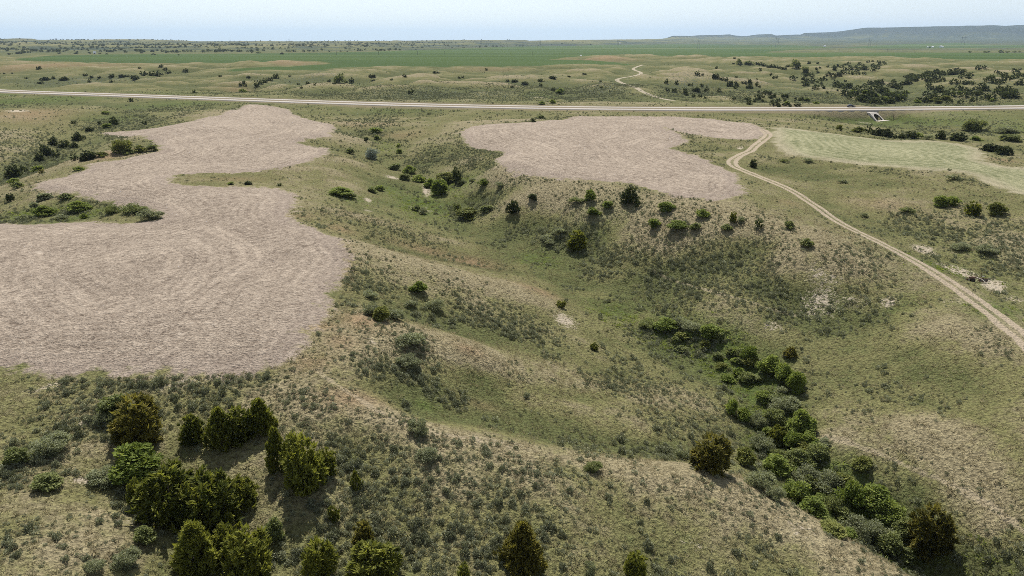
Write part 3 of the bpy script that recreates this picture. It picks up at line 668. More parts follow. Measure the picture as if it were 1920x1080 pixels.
def mat_grass():
    g = NT('dry_grass_blades'); t = g.attr('tint'); wv = g.attr('wet', 'INSTANCER'); oi = g.n('ShaderNodeObjectInfo')
    f = g.sat(g.add(g.add(g.mul(wv, .5), .42), g.mul(g.sub(oi.outputs['Random'], .5), .7)))
    c = g.mix(f, (0.360, 0.310, 0.180), (0.190, 0.196, 0.074))
    c = g.mix(g.mul(t, .55), c, (0.41, 0.355, 0.235))
    tr = g.n('ShaderNodeBsdfTranslucent'); g.put(tr.inputs[0], c); m = g.n('ShaderNodeMixShader'); m.inputs[0].default_value = .5
    g.put(m.inputs[1], g.principled(c, .9, .05)); g.put(m.inputs[2], tr.outputs[0])
    return g.done(m.outputs[0])
M_grass = mat_grass()

# ------------------------------------------------------------------ plant shapes (unit width and height, base at 0)
def nrm(v): return v/np.maximum(np.linalg.norm(v, axis=-1, keepdims=True), 1e-9)
def quads(c, d, s, tint):
    """leaf quads: centre c, half-axis d (along), half-axis s (across)"""
    n = len(c); V = np.empty((n, 4, 3))
    V[:, 0] = c-d; V[:, 1] = c+s*.9-d*.1; V[:, 2] = c+d; V[:, 3] = c-s*.9-d*.1
    return V.reshape(-1, 3), np.arange(4*n).reshape(-1, 4), tint
def juniper_crown(seed, n, per, profile, lobes=.18, spike=1.0, leaf=.075, multi=0):
    r = np.random.default_rng(seed)
    hs = np.array([p[0] for p in profile]); ws = np.array([p[1] for p in profile])
    # candidate heights weighted by the girth at that height
    t = r.random(n*4); keep = r.random(n*4) < (np.interp(t, hs, ws)/ws.max())*.85+.15; t = t[keep][:n]; n = len(t)
    ph = r.random(n)*2*math.pi; k1, k2, p1, p2 = r.integers(2, 5), r.integers(4, 8), r.random()*6, r.random()*6
    Rr = np.interp(t, hs, ws)*(1+lobes*np.sin(k1*ph+p1+t*3)+lobes*.6*np.sin(k2*ph+p2-t*5))
    rad = Rr*(1-0.55*r.random(n)**2.2)
    rad = rad*(1+.35*(r.random(n) < .07)*r.random(n))
    cc = np.stack([np.cos(ph)*rad, np.sin(ph)*rad, t], -1)
    if multi:
        ld = np.array([(0, 0, 1.0, .72)]+[(.30*math.cos(a), .30*math.sin(a), r.uniform(.55, .9), r.uniform(.45, .62)) for a in np.linspace(0, 6.283, multi+1)[:-1]+r.random()*6])
        q = r.integers(0, len(ld), n); cc = np.stack([cc[:, 0]*ld[q, 3]+ld[q, 0]*(.5+.5*t), cc[:, 1]*ld[q, 3]+ld[q, 1]*(.5+.5*t), t*ld[q, 2]], -1)
    cc += r.normal(0, .014, cc.shape)
    out = nrm(np.stack([np.cos(ph), np.sin(ph), 0*ph], -1))
    ctint = np.clip(r.normal(.45, .24, n), 0, 1)
    cc = np.repeat(cc, per, 0); out = np.repeat(out, per, 0); ct = np.repeat(ctint, per); m = len(cc)
    flatk = (r.random(m) < .55)[:, None]; d = nrm(np.where(flatk, out*.95+np.array([0, 0, .38]), out*.5+np.array([0, 0, .95*spike]))+r.normal(0, .38, (m, 3)))
    ln = leaf*(.55+.8*r.random(m))[:, None]
    c = cc+r.normal(0, .022, (m, 3))+d*ln*.6
    c[:, 2] = np.maximum(c[:, 2], .01)
    s = nrm(np.cross(d, np.where(flatk, np.array([0, 0, 1.0]), r.normal(0, 1, (m, 3)))+r.normal(0, .35, (m, 3))))*ln*.36
    return quads(c, d*ln, s, np.clip(ct+r.normal(0, .12, m), 0, 1))
def leafy_crown(seed, nl, per, leaf=.05, flat=.5, base=.12, spread=.32, droop=0.0, up=.2):
    r = np.random.default_rng(seed); cs = []; rs = []
    for i in range(nl):
        a = r.random()*6.283; q = spread*math.sqrt(r.random()); h = base+(.80-base)*r.random()**.8*(1-.55*(q/spread)**2)
        cs.append((q*math.cos(a), q*math.sin(a), h)); rs.append(r.uniform(.15, .25))
    cs = np.array(cs); rs = np.array(rs); k = r.integers(0, nl, nl*per); m = len(k)
    dv = nrm(r.normal(0, 1, (m, 3))); rr = rs[k]*(.45+.6*r.random(m)**.6)
    c = cs[k]+dv*rr[:, None]*np.array([1, 1, .85]); c[:, 2] -= droop*r.random(m)*.25
    c[:, 2] = np.clip(c[:, 2], .015, 1.02)
    ctint = np.clip(r.normal(.45, .22, nl*6), 0, 1); ct = ctint[k*6+r.integers(0, 6, m)]
    d = nrm(dv*.6+np.array([0, 0, up])+r.normal(0, .6, (m, 3))); ln = leaf*(.6+.7*r.random(m))[:, None]
    fl = (r.random(m) < .36)[:, None]; d = np.where(fl, nrm(d*np.array([1, 1, .35])), d)
    s = nrm(np.cross(d, np.where(fl, np.array([0, 0, 1.0])+r.normal(0, .3, (m, 3)), r.normal(0, 1, (m, 3)))))*ln*flat*1.3
    return quads(c, d*ln, s, np.clip(ct+r.normal(0, .14, m), 0, 1))
def sage_mound(seed, n):
    r = np.random.default_rng(seed); ph = r.random(n)*6.283; el = np.arcsin(r.random(n)**.8)
    lob = 1+.22*np.sin(3*ph+r.random()*6)+.14*np.sin(5*ph+r.random()*6)
    rad = .44*lob*(1-.5*r.random(n)**2)
    c = np.stack([np.cos(ph)*np.cos(el)*rad, np.sin(ph)*np.cos(el)*rad, .06+np.sin(el)*rad*1.55], -1)
    d = nrm(np.stack([np.cos(ph)*.6, np.sin(ph)*.6, .55+np.sin(el)], -1)+r.normal(0, .45, (n, 3))); ln = .088*(.6+.8*r.random(n))[:, None]
    s = nrm(np.cross(d, r.normal(0, 1, (n, 3))))*ln*.5
    return quads(c, d*ln, s, np.clip(r.normal(.5, .25, n), 0, 1))
def tuft_mesh(seed, n):
    r = np.random.default_rng(seed); ph = r.random(n)*6.283; q = .5*np.sqrt(r.random(n))
    b = np.stack([np.cos(ph)*q, np.sin(ph)*q, 0*q], -1); d = nrm(np.stack([np.cos(ph)*.55, np.sin(ph)*.55, .9+0*q], -1)+r.normal(0, .35, (n, 3)))
    d[:, 2] = np.abs(d[:, 2]); ln = (.28+.34*r.random(n))[:, None]; c = b+d*ln*.8
    s = nrm(np.cross(d, r.normal(0, 1, (n, 3))))*.075
    return quads(c, d*ln, s, r.random(n))
def leaf_mesh(name, q, mat): return mesh_np(name, q[0], q[1], [mat], False, dict(tint=q[2]))
def stems(seed, h, rad, nlimb, spread, lift=.5, lean=0):
    r = random.Random(seed); m = MB()
    m.tube([(0, 0, -.08), (.01, 0, h*.3), (.02*r.uniform(-1, 1), .02, h*.62), (.03*r.uniform(-1, 1), 0, h*.95)], [rad, rad*.8, rad*.5, rad*.16], 7)
    for i in range(nlimb):
        a = 6.283*i/nlimb+r.uniform(-.4, .4); z0 = h*r.uniform(.06, .5); l = spread*r.uniform(.6, 1)
        m.tube([(0, 0, z0), (math.cos(a)*l*.45, math.sin(a)*l*.45, z0+lift*l*.5), (math.cos(a)*l, math.sin(a)*l, z0+lift*l*1.3)], [rad*.45, rad*.3, rad*.08], 5)
    return m
def stem_mesh(name, m):
    me = bpy.data.meshes.new(name); me.from_pydata([tuple(p) for p in m.v], [], m.f); me.materials.append(M_bark); me.update(); return me

CONE = [(0,.30),(.08,.46),(.25,.47),(.5,.36),(.75,.21),(.92,.09),(1,.02)]
SPIRE = [(0,.34),(.1,.48),(.3,.44),(.6,.27),(.85,.11),(1,.02)]
ROUND = [(0,.34),(.1,.46),(.35,.50),(.6,.45),(.8,.33),(.93,.18),(1,.05)]
COL = [(0,.36),(.1,.46),(.4,.5),(.7,.42),(.9,.22),(1,.04)]
JP = {}
for lod, n, per, leaf in (('hi', 430, 17, .062), ('mid', 150, 12, .092), ('low', 34, 9, .17)):
    for k, (pf, lb) in enumerate(((CONE,.20),(ROUND,.24),(CONE,.30),(COL,.24),(SPIRE,.14))):
        JP[lod, k] = leaf_mesh('crown', juniper_crown(100+k, n, per, pf, lb, 1.0, leaf, (0, 3, 5, 2, 0)[k]), ML['juniper'])
JT = [stem_mesh('trunk', stems(5+k, .8, .035, 5, .3)) for k in range(2)]
BP = {}
for lod, nl, per, leaf in (('hi', 18, 200, .046), ('mid', 12, 80, .072), ('low', 6, 40, .12)):
    for k in range(3):
        BP[lod, k] = leaf_mesh('foliage', leafy_crown(200+k, nl, per, leaf), ML['green'])
        BP[lod, 10+k] = leaf_mesh('crown', leafy_crown(230+k, nl, per, leaf*.9, .5, .16, .34, .2), ML['green'])     # trees
        BP[lod, 20+k] = leaf_mesh('foliage', leafy_crown(260+k, nl, per, leaf*1.05, .22, .08, .36, 0, .9), ML['grey'])  # wispy brush
BT = [stem_mesh('stem', stems(15+k, .7, .022, 9, .34, .9)) for k in range(2)]
TT = [stem_mesh('trunk', stems(25+k, .85, .032, 8, .36, .8)) for k in range(2)]
SG = [leaf_mesh('sagebrush', sage_mound(300+k, 190), ML['sage']) for k in range(4)]
SGH = [leaf_mesh('sagebrush', sage_mound(320+k, 420), ML['sage']) for k in range(4)]
TF = [leaf_mesh('grass_tuft', tuft_mesh(340+k, 15), M_grass) for k in range(4)]

def with_mat(o, m):
    o.material_slots[0].link = 'OBJECT'; o.material_slots[0].material = m
def place(px, py, rise=0.0):
    x, y, z = hit(px, py, GZ); x, y, z = float(x[0]), float(y[0]), float(z[0])
    dep = project(x, y, z)[2]; return x, y, z, dep

n_jun = 0
def plant(kind, px, py, pw, ph, tone, label, group=None, var=None):
    """kind J juniper, B leafy shrub, W wispy brush, T leafy tree; size in photo pixels"""
    global n_jun
    x, y, z, dep = place(px, py)
    fore = math.hypot(x, y)/math.hypot(math.hypot(x, y), CAMZ-z)
    wd = pw*dep/FPX; ht = max(ph*dep/FPX/fore*0.93 - 0.35*wd*(1-fore), wd*.35)
    y2 = y + wd*.22*(y/math.hypot(x, y)); x2 = x + wd*.22*(x/math.hypot(x, y)); z2 = float(ground(x2, y2))
    lod = 'hi' if pw > 30 else 'mid' if pw > 13 else 'low'
    rz = random.uniform(0, 6.283)
    if kind == 'J':
        n_jun += 1
        a = ht/wd
        k = var if var is not None else (random.choice((1, 2)) if a < 1.15 else random.choice((0, 1, 3)) if a < 1.7 else random.choice((0, 3, 4)))
        nm, cat, cn, me, tr = 'juniper_tree', 'tree', 'crown', JP[lod, k], JT[n_jun % 2]
    elif kind == 'T':
        nm, cat, cn, me, tr = 'leafy_tree', 'tree', 'crown', BP[lod, 10+random.randrange(3)], TT[random.randrange(2)]
    else:
        k = random.randrange(3)+(20 if kind == 'W' else 0)
        nm, cat, cn, me, tr = ('leafy_shrub' if kind == 'B' else 'grey_shrub' if tone in ('grey', 'silver') else 'wispy_shrub'), 'shrub', 'foliage', BP[lod, k], BT[random.randrange(2)]
    sx = wd*random.uniform(.95, 1.1)
    if kind != 'J': sx *= 1.02
    if lod == 'low':
        o = link(nm, me, None, (x2, y2, z2-.05*ht), rz, (sx, sx, ht)); with_mat(o, ML[tone]); tag(o, label, cat, group); return o
    o = thing(nm, (x2, y2, z2-.03*ht), rz, label=label, cat=cat, group=group)
    c = link(cn, me, o, scale=(sx, sx, ht)); with_mat(c, ML[tone])
    link('trunk' if kind in 'JT' else 'stem', tr, o, scale=(sx, sx, ht))
    return o
# ------------------------------------------------------------------ single plants the photo shows: kind, px, py of the foot, width, height (photo px), tone, label
PL = '''J|264|836|92|92|juniper_warm|broad brownish juniper at the top of the gully behind the bright green shrub
B|218|790|72|46|dull|dull green shrub behind the broad brownish juniper
W|200|800|40|34|grey|small grey brush left of the broad brownish juniper
J|363|834|48|54|juniper|small round juniper standing alone left of the three joined junipers
J|418|842|48|76|juniper|left and darkest of three joined junipers above the gully
J|452|832|60|66|juniper|middle of three joined junipers above the gully
J|491|814|48|64|juniper|right of three joined junipers, leaning away up the slope
J|522|884|40|80|juniper|narrow upright juniper beside the big twin-lobed one
J|573|928|82|104|juniper|big twin-lobed juniper casting a long shadow down the gully slope
J|614|892|38|48|juniper|low juniper tucked against the right side of the big twin-lobed one
B|262|908|98|72|bright|bright green leafy shrub in the gully behind the big juniper clump
J|262|956|36|60|juniper|slim dark juniper at the left end of the big juniper clump
J|328|985|108|104|juniper|widest juniper of the big clump in the gully, on its left
J|402|998|104|108|juniper|middle juniper of the big clump in the gully
J|456|955|58|56|juniper|low spreading juniper at the right end of the big clump
J|374|1078|76|92|juniper|lit upright juniper below the big clump at the lower edge of the slope
J|470|1092|92|92|juniper|wide juniper low in the gully right of the lit upright one
J|428|1048|48|62|juniper|small juniper squeezed between the clump and the wide one below it
B|516|1024|42|52|dull|soft grey-green shrub on bare slope right of the big clump
J|600|1092|66|74|juniper|juniper below the shrub slope, cut by the lower edge, with a flat-topped crown
J|702|1100|92|66|juniper|pale broad juniper cut off by the lower edge of the picture
J|668|918|20|34|juniper|tiny pointed juniper alone on the sage slope
J|627|980|20|32|juniper|small dark sapling below the tiny pointed juniper
J|683|1032|40|50|juniper_warm|small yellow-green juniper below the sage slope
J|980|1078|68|88|juniper_warm|solitary dense juniper on the grassy slope at the lower middle
J|1190|1092|44|52|juniper|small juniper at the lower edge right of the solitary dense one
J|870|1092|24|32|juniper|tip of a small juniper at the lower edge left of the solitary dense one
W|1105|1082|28|32|grey|small grey brush between two junipers at the lower edge
W|97|856|68|48|grey|large dark grey shrub on the left hillside with twiggy top
B|40|872|52|38|dull|olive shrub left of the large grey twiggy one
W|200|912|58|38|grey|grey-green shrub left of the bright green shrub in the gully
B|92|920|64|36|dull|low olive shrub on the left slope below the twiggy grey one
B|275|1022|44|40|dull|dull green shrub on the pale spur left of the big juniper clump
W|240|1068|48|40|grey|grey brush low on the pale spur at the left
W|180|1076|40|28|grey|low grey brush on the pale spur beside the other grey one
J|1331|884|76|72|juniper_warm|big rounded juniper behind the crest of the near ridge
W|1276|862|28|26|grey|grey brush just left of the big rounded juniper on the ridge
J|1731|1048|76|92|juniper_warm|big brownish juniper at the lower end of the green thicket
B|785|552|36|26|bright|vivid green shrub alone on the spur beside the ploughed field
B|716|602|38|34|yellow|yellow-green shrub at the head of the sage swale
W|694|560|32|18|grey|dark grey shrub above the yellow-green one at the swale head
W|700|592|44|30|grey|grey shrub behind the yellow-green one
W|738|600|48|28|grey|long dark sage clump right of the yellow-green shrub
W|815|584|42|26|grey|dark sage clump right of the vivid green shrub on the spur
W|770|578|30|18|grey|small sage clump under the vivid green shrub
W|772|654|60|32|grey|large grey shrub on the crest of the second spur
W|765|692|46|28|grey|large grey shrub on the near face of the second spur
W|785|818|42|36|grey|dark round brush on the near ridge top
W|800|866|42|28|grey|dark brush below the near ridge top
W|1112|886|34|22|dull|soft olive bush standing on the near ridge crest
J|1114|657|17|15|juniper|small round dark bush alone in the middle of the slope
J|1051|576|18|12|juniper|small dark shrub on the edge of the second spur
J|1082|471|36|38|juniper|full juniper on the bank of the main draw
J|1180|384|29|36|juniper_far|pointed juniper on the rib below the middle ploughed field
J|962|403|23|27|juniper_far|compact dark juniper on the slope below the middle field
J|857|346|15|36|juniper_far|tall narrow juniper spire beside the upper draw
J|864|348|14|10|juniper_far|low round juniper at the foot of the narrow spire
T|858|402|17|32|dull|small standing tree with a bare stem in the upper draw
B|825|366|36|36|green|big round green shrub beside the pale wash of the upper draw
B|806|352|30|22|green|green shrub behind the big round one in the upper draw
J|836|348|14|18|juniper_far|pointed juniper behind the big round green shrub
B|768|326|32|18|green|green shrub at the head of the thicket in the upper draw
B|786|342|30|18|green|dark green shrub left in the thicket of the upper draw
B|760|338|26|16|dull|olive shrub at the left end of the upper thicket
B|738|318|30|14|dull|long low shrub above the upper thicket
B|840|342|50|14|yellow|yellow-green willow brush along the upper draw
W|698|299|31|28|silver|silvery white bushy tree alone beside the upper draw
B|748|288|14|10|green|small green shrub on the far bank of the upper draw, lower of two
B|747|276|12|9|green|small green shrub on the far bank of the upper draw, upper of two
B|704|250|28|12|green|green shrub at the top end of the main draw
B|688|266|12|12|juniper_far|dark shrub in the narrow top of the main draw
B|708|262|14|10|green|round green shrub in the narrow top of the main draw
B|654|288|22|12|dull|olive shrub on the slope edge left of the silvery tree
W|792|402|22|18|grey|grey shrub beside the wash in the upper draw
B|782|396|24|14|dull|olive shrub above the wash in the upper draw
B|700|362|24|14|dull|olive shrub left of the green meadow in the upper draw
B|712|358|20|12|green|green shrub left of the green meadow in the upper draw
B|640|368|50|11|green|long bright brush strip at the foot of the ploughed spur
B|656|372|30|10|dull|olive brush at the right end of the long bright strip
B|907|350|26|16|bright|bright green shrub below the left lobe of the middle field
W|938|354|26|14|grey|grey shrub right of the bright one below the middle field
W|886|342|16|10|grey|small grey shrub between the spire and the bright shrub
B|912|398|30|16|dull|olive shrub in the swale below the compact juniper
B|880|412|60|18|yellow|broad light green brush patch in the draw bottom
B|998|379|22|15|juniper_far|dark shrub high on the slope below the middle field
B|1107|380|28|25|bright|bright green shrub on the slope left of the pointed juniper
W|1082|384|30|14|dull|olive brush left of the bright green slope shrub
B|1140|392|24|17|green|green shrub just below the pointed juniper, to its left
B|1115|407|28|17|bright|light green shrub in the gully below the pointed juniper
J|1195|389|10|15|juniper_far|tiny dark juniper right of the pointed one
B|1248|398|36|20|green|wide green shrub right of the pointed juniper
B|1225|430|30|19|bright|bright green shrub on the sage slope, left of a wider one
B|1270|434|40|17|green|wide light green shrub on the sage slope
B|1303|434|24|18|dull|dark round shrub at the right of the wide light green one
B|1317|410|28|20|green|dark green shrub on the rounded shoulder under the field corner
J|1374|418|14|22|juniper|small upright juniper on the shoulder, paired with a grey bush
W|1390|419|17|15|grey|grey bush paired with the small upright juniper
B|1362|434|24|14|dull|olive shrub below the small upright juniper
J|1422|428|13|18|juniper_far|tiny juniper on the top of the nose
B|1480|430|24|17|dull|olive shrub on the top of the nose
B|1512|464|27|19|dull|round dark shrub on the eroded brow of the nose
W|1050|444|30|18|grey|dark grey shrub above the full juniper
W|1022|452|28|12|grey|grey brush left of the full juniper, upper clump
W|1030|462|26|13|grey|grey brush left of the full juniper, lower clump
J|1823|404|28|29|juniper|round dark juniper on the slope right of the track, middle of three plants
B|1867|404|37|28|yellow|yellow-green rounded shrub right of the round dark juniper
B|1765|388|34|24|green|left half of a long dark green shrub on the right slope
B|1785|386|30|20|green|right half of a long dark green shrub on the right slope
J|1412|314|14|17|juniper_far|small juniper beside the bend of the dirt track
W|1470|305|17|9|dull|low shrub below the crop edge, nearer the track bend
W|1516|305|25|10|grey|wide low shrub below the crop edge
W|1788|339|30|14|grey|dark shrub touching the lower crop edge
W|1580|344|20|10|grey|low grey shrub on the slope under the crop
W|1800|470|40|16|grey|grey brush clump in the basin right of the track
W|1850|478|46|20|grey|large grey brush clump in the basin near the frame edge
W|1700|400|30|12|dull|low olive brush under the long green shrub
W|1620|408|18|10|grey|low grey brush right of the track on the slope
T|1826|247|42|34|dull|soft grey-green leafy tree below the highway bank
J|1856|284|32|15|juniper_far|low wide juniper beyond the crop, left of two
J|1883|291|27|19|juniper_far|low round juniper beyond the crop, right of two
B|1573|245|14|13|yellow|light green shrub at the left end of the row beyond the crop
B|1610|249|30|15|yellow|light green shrub beyond the crop under the culvert
J|1629|250|10|15|juniper_far|narrow juniper in the row beyond the crop
J|1645|254|24|16|juniper_far|wide juniper in the row beyond the crop
J|1662|257|20|17|juniper_far|round full juniper in the row beyond the crop
J|1678|260|8|10|juniper_far|tiny juniper filling a gap in the row beyond the crop
J|1691|260|14|12|juniper_far|small juniper in the middle of the row beyond the crop
J|1706|260|22|15|juniper_far|pointed pair-like juniper in the row beyond the crop
B|1722|260|18|13|green|green bush after the pointed juniper in the row
W|1740|262|22|13|grey|grey bush in the row beyond the crop
J|1763|261|18|18|juniper_far|tallest juniper in the row beyond the crop
J|1796|264|30|17|juniper_far|wide dark juniper at the right end of the row
B|1832|264|24|11|green|green shrub right of the juniper row
B|1895|265|44|12|dull|low olive thicket under the leafy tree near the frame edge
W|1888|250|40|10|grey|grey brush strip below the highway near the frame edge
J|1000|229|11|9|juniper_far|small round juniper at the upper edge of the middle field
B|1012|223|22|7|dull|low shrub strip at the upper edge of the middle field
J|246|191|9|9|juniper_far|lone round tree below the highway at the left
J|214|234|15|16|juniper_far|dark round juniper above the left field tip
B|185|234|11|10|juniper_far|small round shrub left of the dark round juniper
J|271|234|11|8|juniper_far|small low juniper on the slope above the left field
J|139|232|9|7|juniper_far|tiny pointed juniper in the grassy bowl at the left
J|169|246|16|9|juniper_far|low dark juniper below the grassy bowl
B|200|240|22|10|green|green shrub beside the dark round juniper
B|198|214|16|6|green|small green shrub up the left bowl
J|145|264|19|18|juniper_far|full juniper at the head of the left draw
J|158|261|8|8|juniper_far|small juniper right beside the full one at the head of the left draw
J|121|278|21|16|juniper_far|wide dark juniper in the left draw, left of a rounder one
J|138|278|18|14|juniper_far|round dark juniper in the left draw, right of the wide one
J|100|273|16|18|juniper_far|tall dark juniper in the middle of the left draw
J|80|286|10|18|juniper_far|narrow dark juniper at the left side of the left draw
J|91|293|19|23|juniper_far|largest juniper of the left draw
J|105|296|11|15|juniper_far|upright juniper right of the largest one in the left draw
J|75|303|19|19|juniper_far|bushy juniper at the lower end of the left draw cluster
J|141|301|12|13|juniper_far|dark juniper left of two at the field edge
J|167|299|27|18|juniper_far|wide rounded juniper at the edge of the ploughed field
J|157|302|15|10|juniper_far|low green juniper under the wide rounded one
T|232|288|44|38|yellow|pale willow tree in the notch beside the ploughed field
B|262|286|30|16|yellow|pale green brush right of the willow
B|240|290|26|12|dull|dark brush under the willow
B|285|284|24|14|dull|olive brush at the end of the notch
B|192|294|26|6|yellow|yellow brush patch at the edge of the ploughed field
J|26|334|28|28|juniper_far|big dark juniper at the left frame edge
J|45|324|12|15|juniper_far|slim juniper beside the big dark one at the left edge
B|25|343|26|12|green|green shrub under the big dark juniper at the left edge
B|70|322|26|14|green|green shrub right of the big dark juniper
J|79|325|10|10|juniper_warm|small yellowish juniper beside the green shrub
B|148|320|24|10|bright|bright green shrub at the left field edge
B|34|353|24|17|dull|dark shrub on the spur under the left field tip
J|21|377|14|16|juniper_far|dark little juniper on the left slope above the notch
B|85|406|46|24|bright|vivid yellow-green shrub in the notch left of the fields neck
B|82|376|32|14|grey|grey shrub above the vivid one in the notch
B|125|374|30|14|dull|olive shrub at the upper rim of the notch
B|65|394|20|16|grey|dark grey shrub left above the vivid one
B|150|398|44|24|green|broad green shrub right of the vivid one in the notch
B|158|410|14|13|bright|small bright shrub under the broad green one
W|210|402|34|22|dull|olive brush in the middle of the notch
W|256|402|54|24|dull|wide olive brush near the end of the notch
W|285|413|48|26|grey|silvery sage mass at the end of the notch
W|42|413|26|12|grey|low grey shrub at the near lip of the notch
W|115|412|30|10|grey|low grey brush at the near lip of the notch
J|466|346|16|7|juniper_far|small dark shrub at the lip of the hollow in the ploughed field
B|431|346|16|5|green|low green shrub in the hollow of the ploughed field
J|524|349|11|6|juniper_far|tiny dark shrub at the mouth of the hollow
B|1402|684|38|36|bright|bright green shrub at the top end of the green thicket
B|1442|708|54|46|green|broad green shrub in the upper thicket
B|1468|724|46|48|green|dense green shrub in the upper thicket, right of the broad one
B|1490|738|42|46|bright|bright shrub at the right corner of the upper thicket
W|1463|744|28|24|grey|grey shrub at the front of the upper thicket
B|1372|782|26|36|bright|bright narrow shrub at the left rim of the thicket
B|1394|792|34|28|bright|bright low shrub beside the narrow one at the left rim
W|1470|778|54|38|grey|grey-green shrub behind the round green one in the thicket
B|1450|806|50|44|dull|olive shrub in the middle of the thicket
B|1500|822|56|58|green|round green shrub with a light crown in the thicket
W|1422|806|42|40|grey|grey shrub left of the olive one in the thicket
W|1426|848|54|42|grey|dark grey shrub low in the thicket
J|1456|834|34|36|juniper|dark juniper hidden in the middle of the thicket
B|1486|846|46|38|bright|bright shrub below the round green one in the thicket
B|1510|838|34|30|green|green shrub at the right rim of the thicket
W|1545|840|30|16|grey|lone sage on the bare slope right of the thicket
B|1397|872|44|34|yellow|yellow-green shrub behind the near ridge crest
J|1480|672|24|22|juniper_warm|small dark juniper on the slope above the thicket
B|1374|668|24|18|green|green shrub left of the top end of the thicket
B|1331|638|46|27|green|rounded green shrub above the thicket
W|1290|626|44|26|grey|grey shrub in the draw left of the rounded green one
B|1247|624|44|26|green|dark green shrub in the draw
W|1214|618|36|20|dull|olive brush at the upper end of the draw brush
W|1270|612|30|20|grey|small grey brush behind the draw shrubs
W|1424|918|58|46|grey|dark grey shrub half hidden by the near ridge crest
W|1452|938|40|32|grey|dark grey shrub hugging the near ridge crest
B|1455|890|60|44|green|green shrub low in the thicket behind the ridge crest
B|1498|884|56|44|dull|olive shrub in the lower thicket
B|1530|868|44|34|dull|olive shrub at the right rim of the lower thicket
W|1510|912|52|40|grey|grey-green shrub in the lower thicket
B|1490|944|60|52|green|light green shrub behind the ridge crest
B|1522|966|58|46|green|light green shrub further down behind the ridge crest
W|1550|930|60|46|grey|grey shrub in the middle of the lower thicket
W|1568|965|48|44|dull|olive shrub beside the leafy tree in the lower thicket
T|1590|968|58|72|bright|bright leafy tree with bare limbs in the lower thicket
B|1640|968|66|52|green|dark green shrub right of the bright leafy tree
B|1668|988|48|44|green|green shrub at the right rim of the lower thicket
W|1608|1014|68|54|grey|large grey shrub in front of the bright leafy tree
W|1645|1020|60|46|grey|grey shrub beside the large grey one
B|1686|1022|52|52|dull|olive shrub left of the big brownish juniper
B|1664|1042|56|44|dull|olive shrub below the grey ones at the lower end
B|1700|1056|44|30|dull|low olive shrub at the foot of the big brownish juniper
B|1614|886|40|27|yellow|yellow-green sagebrush alone on the slope right of the thicket
B|1560|1000|60|22|yellow|yellow-green brush strip behind the ridge crest
W|1780|320|10|6|grey|tiny grey shrub inside the crop edge
B|455|173|18|9|green|green shrub in the gully beside the highway
J|364|175|8|8|juniper_far|lone round juniper just beyond the highway at the left
J|770|177|12|12|juniper_far|lone dark juniper on the grassy slope beyond the highway
J|254|150|14|10|juniper_far|dense dark juniper low in the shallow valley beyond the highway
T|637|156|24|24|dull|pale spreading tree in a gully beyond the highway
J|659|155|10|9|juniper_far|dark juniper beside the pale spreading tree
B|1050|176|20|13|green|round green shrub in the draw beyond the highway
J|1037|171|8|8|juniper_far|small juniper left of the round green shrub beyond the highway
B|1016|196|14|8|green|low green shrub at the far shoulder of the highway, left of two
B|1036|194|15|10|green|low green shrub at the far shoulder of the highway, right of two
T|1386|121|13|14|dull|leafy tree on the far upland, left of a lower one
T|1404|121|17|9|dull|low leafy tree on the far upland
T|1491|128|20|22|dull|tallest leafy tree on the far upland
T|1508|137|20|15|dull|rounded leafy tree below the tallest one on the far upland'''
for ln in PL.split('\n'):
    k, a, b, c, d, tone, lab = ln.split('|')
    plant(k, float(a), float(b), float(c), float(d), tone, lab)

# repeats nothing tells apart: junipers beyond the highway
g_l = 'junipers in the shallow valleys beyond the highway at the left and middle'; l_l = 'small dark juniper in the shallow valleys beyond the highway at the left and middle'
for a, b, c, d in [(73,130,10,7),(120,151,18,8),(85,151,14,7),(50,148,6,4),(100,148,7,6),(76,157,12,5),(168,154,6,5),(210,145,12,7),(230,145,15,6),(240,144,7,4),(271,142,13,9),(284,142,9,8),(295,142,13,9),(302,126,9,5),(310,131,7,4),(316,138,10,6),(304,141,6,4),(348,134,9,5),(262,129,6,4),(209,154,6,4),(23,139,4,4),(8,139,4,3),(186,147,6,5),(160,142,8,4),(172,146,8,4),
   (517,147,13,10),(507,152,10,9),(498,156,10,10),(490,158,8,9),(482,163,11,12),(457,157,8,7),(452,161,8,6),(460,162,7,5),(413,144,6,4),(466,146,8,4),(543,144,6,4),(559,159,6,4),(577,158,8,6),(590,160,5,6),(565,166,6,4),(617,154,7,6),(627,158,6,4),(649,156,6,5),(734,151,6,4),(700,152,8,3),(759,145,9,7),(697,145,14,4),(724,184,4,3),
   (965,154,13,6),(984,159,14,6),(1013,153,11,6),(1036,148,15,6),(1014,163,7,7),(1126,154,5,4),(1127,165,6,4),(912,132,5,5),(818,138,12,5),(861,147,6,4),(868,146,5,4),(952,153,7,4),(1096,140,9,3),(1067,145,8,4),(960,164,8,4)]:
    plant('J', a, b, c, d, 'juniper_far', l_l, g_l)
g_r = 'junipers scattered over the wooded hillside beyond the highway at the right'; l_r = 'dark juniper on the wooded hillside beyond the highway at the right'
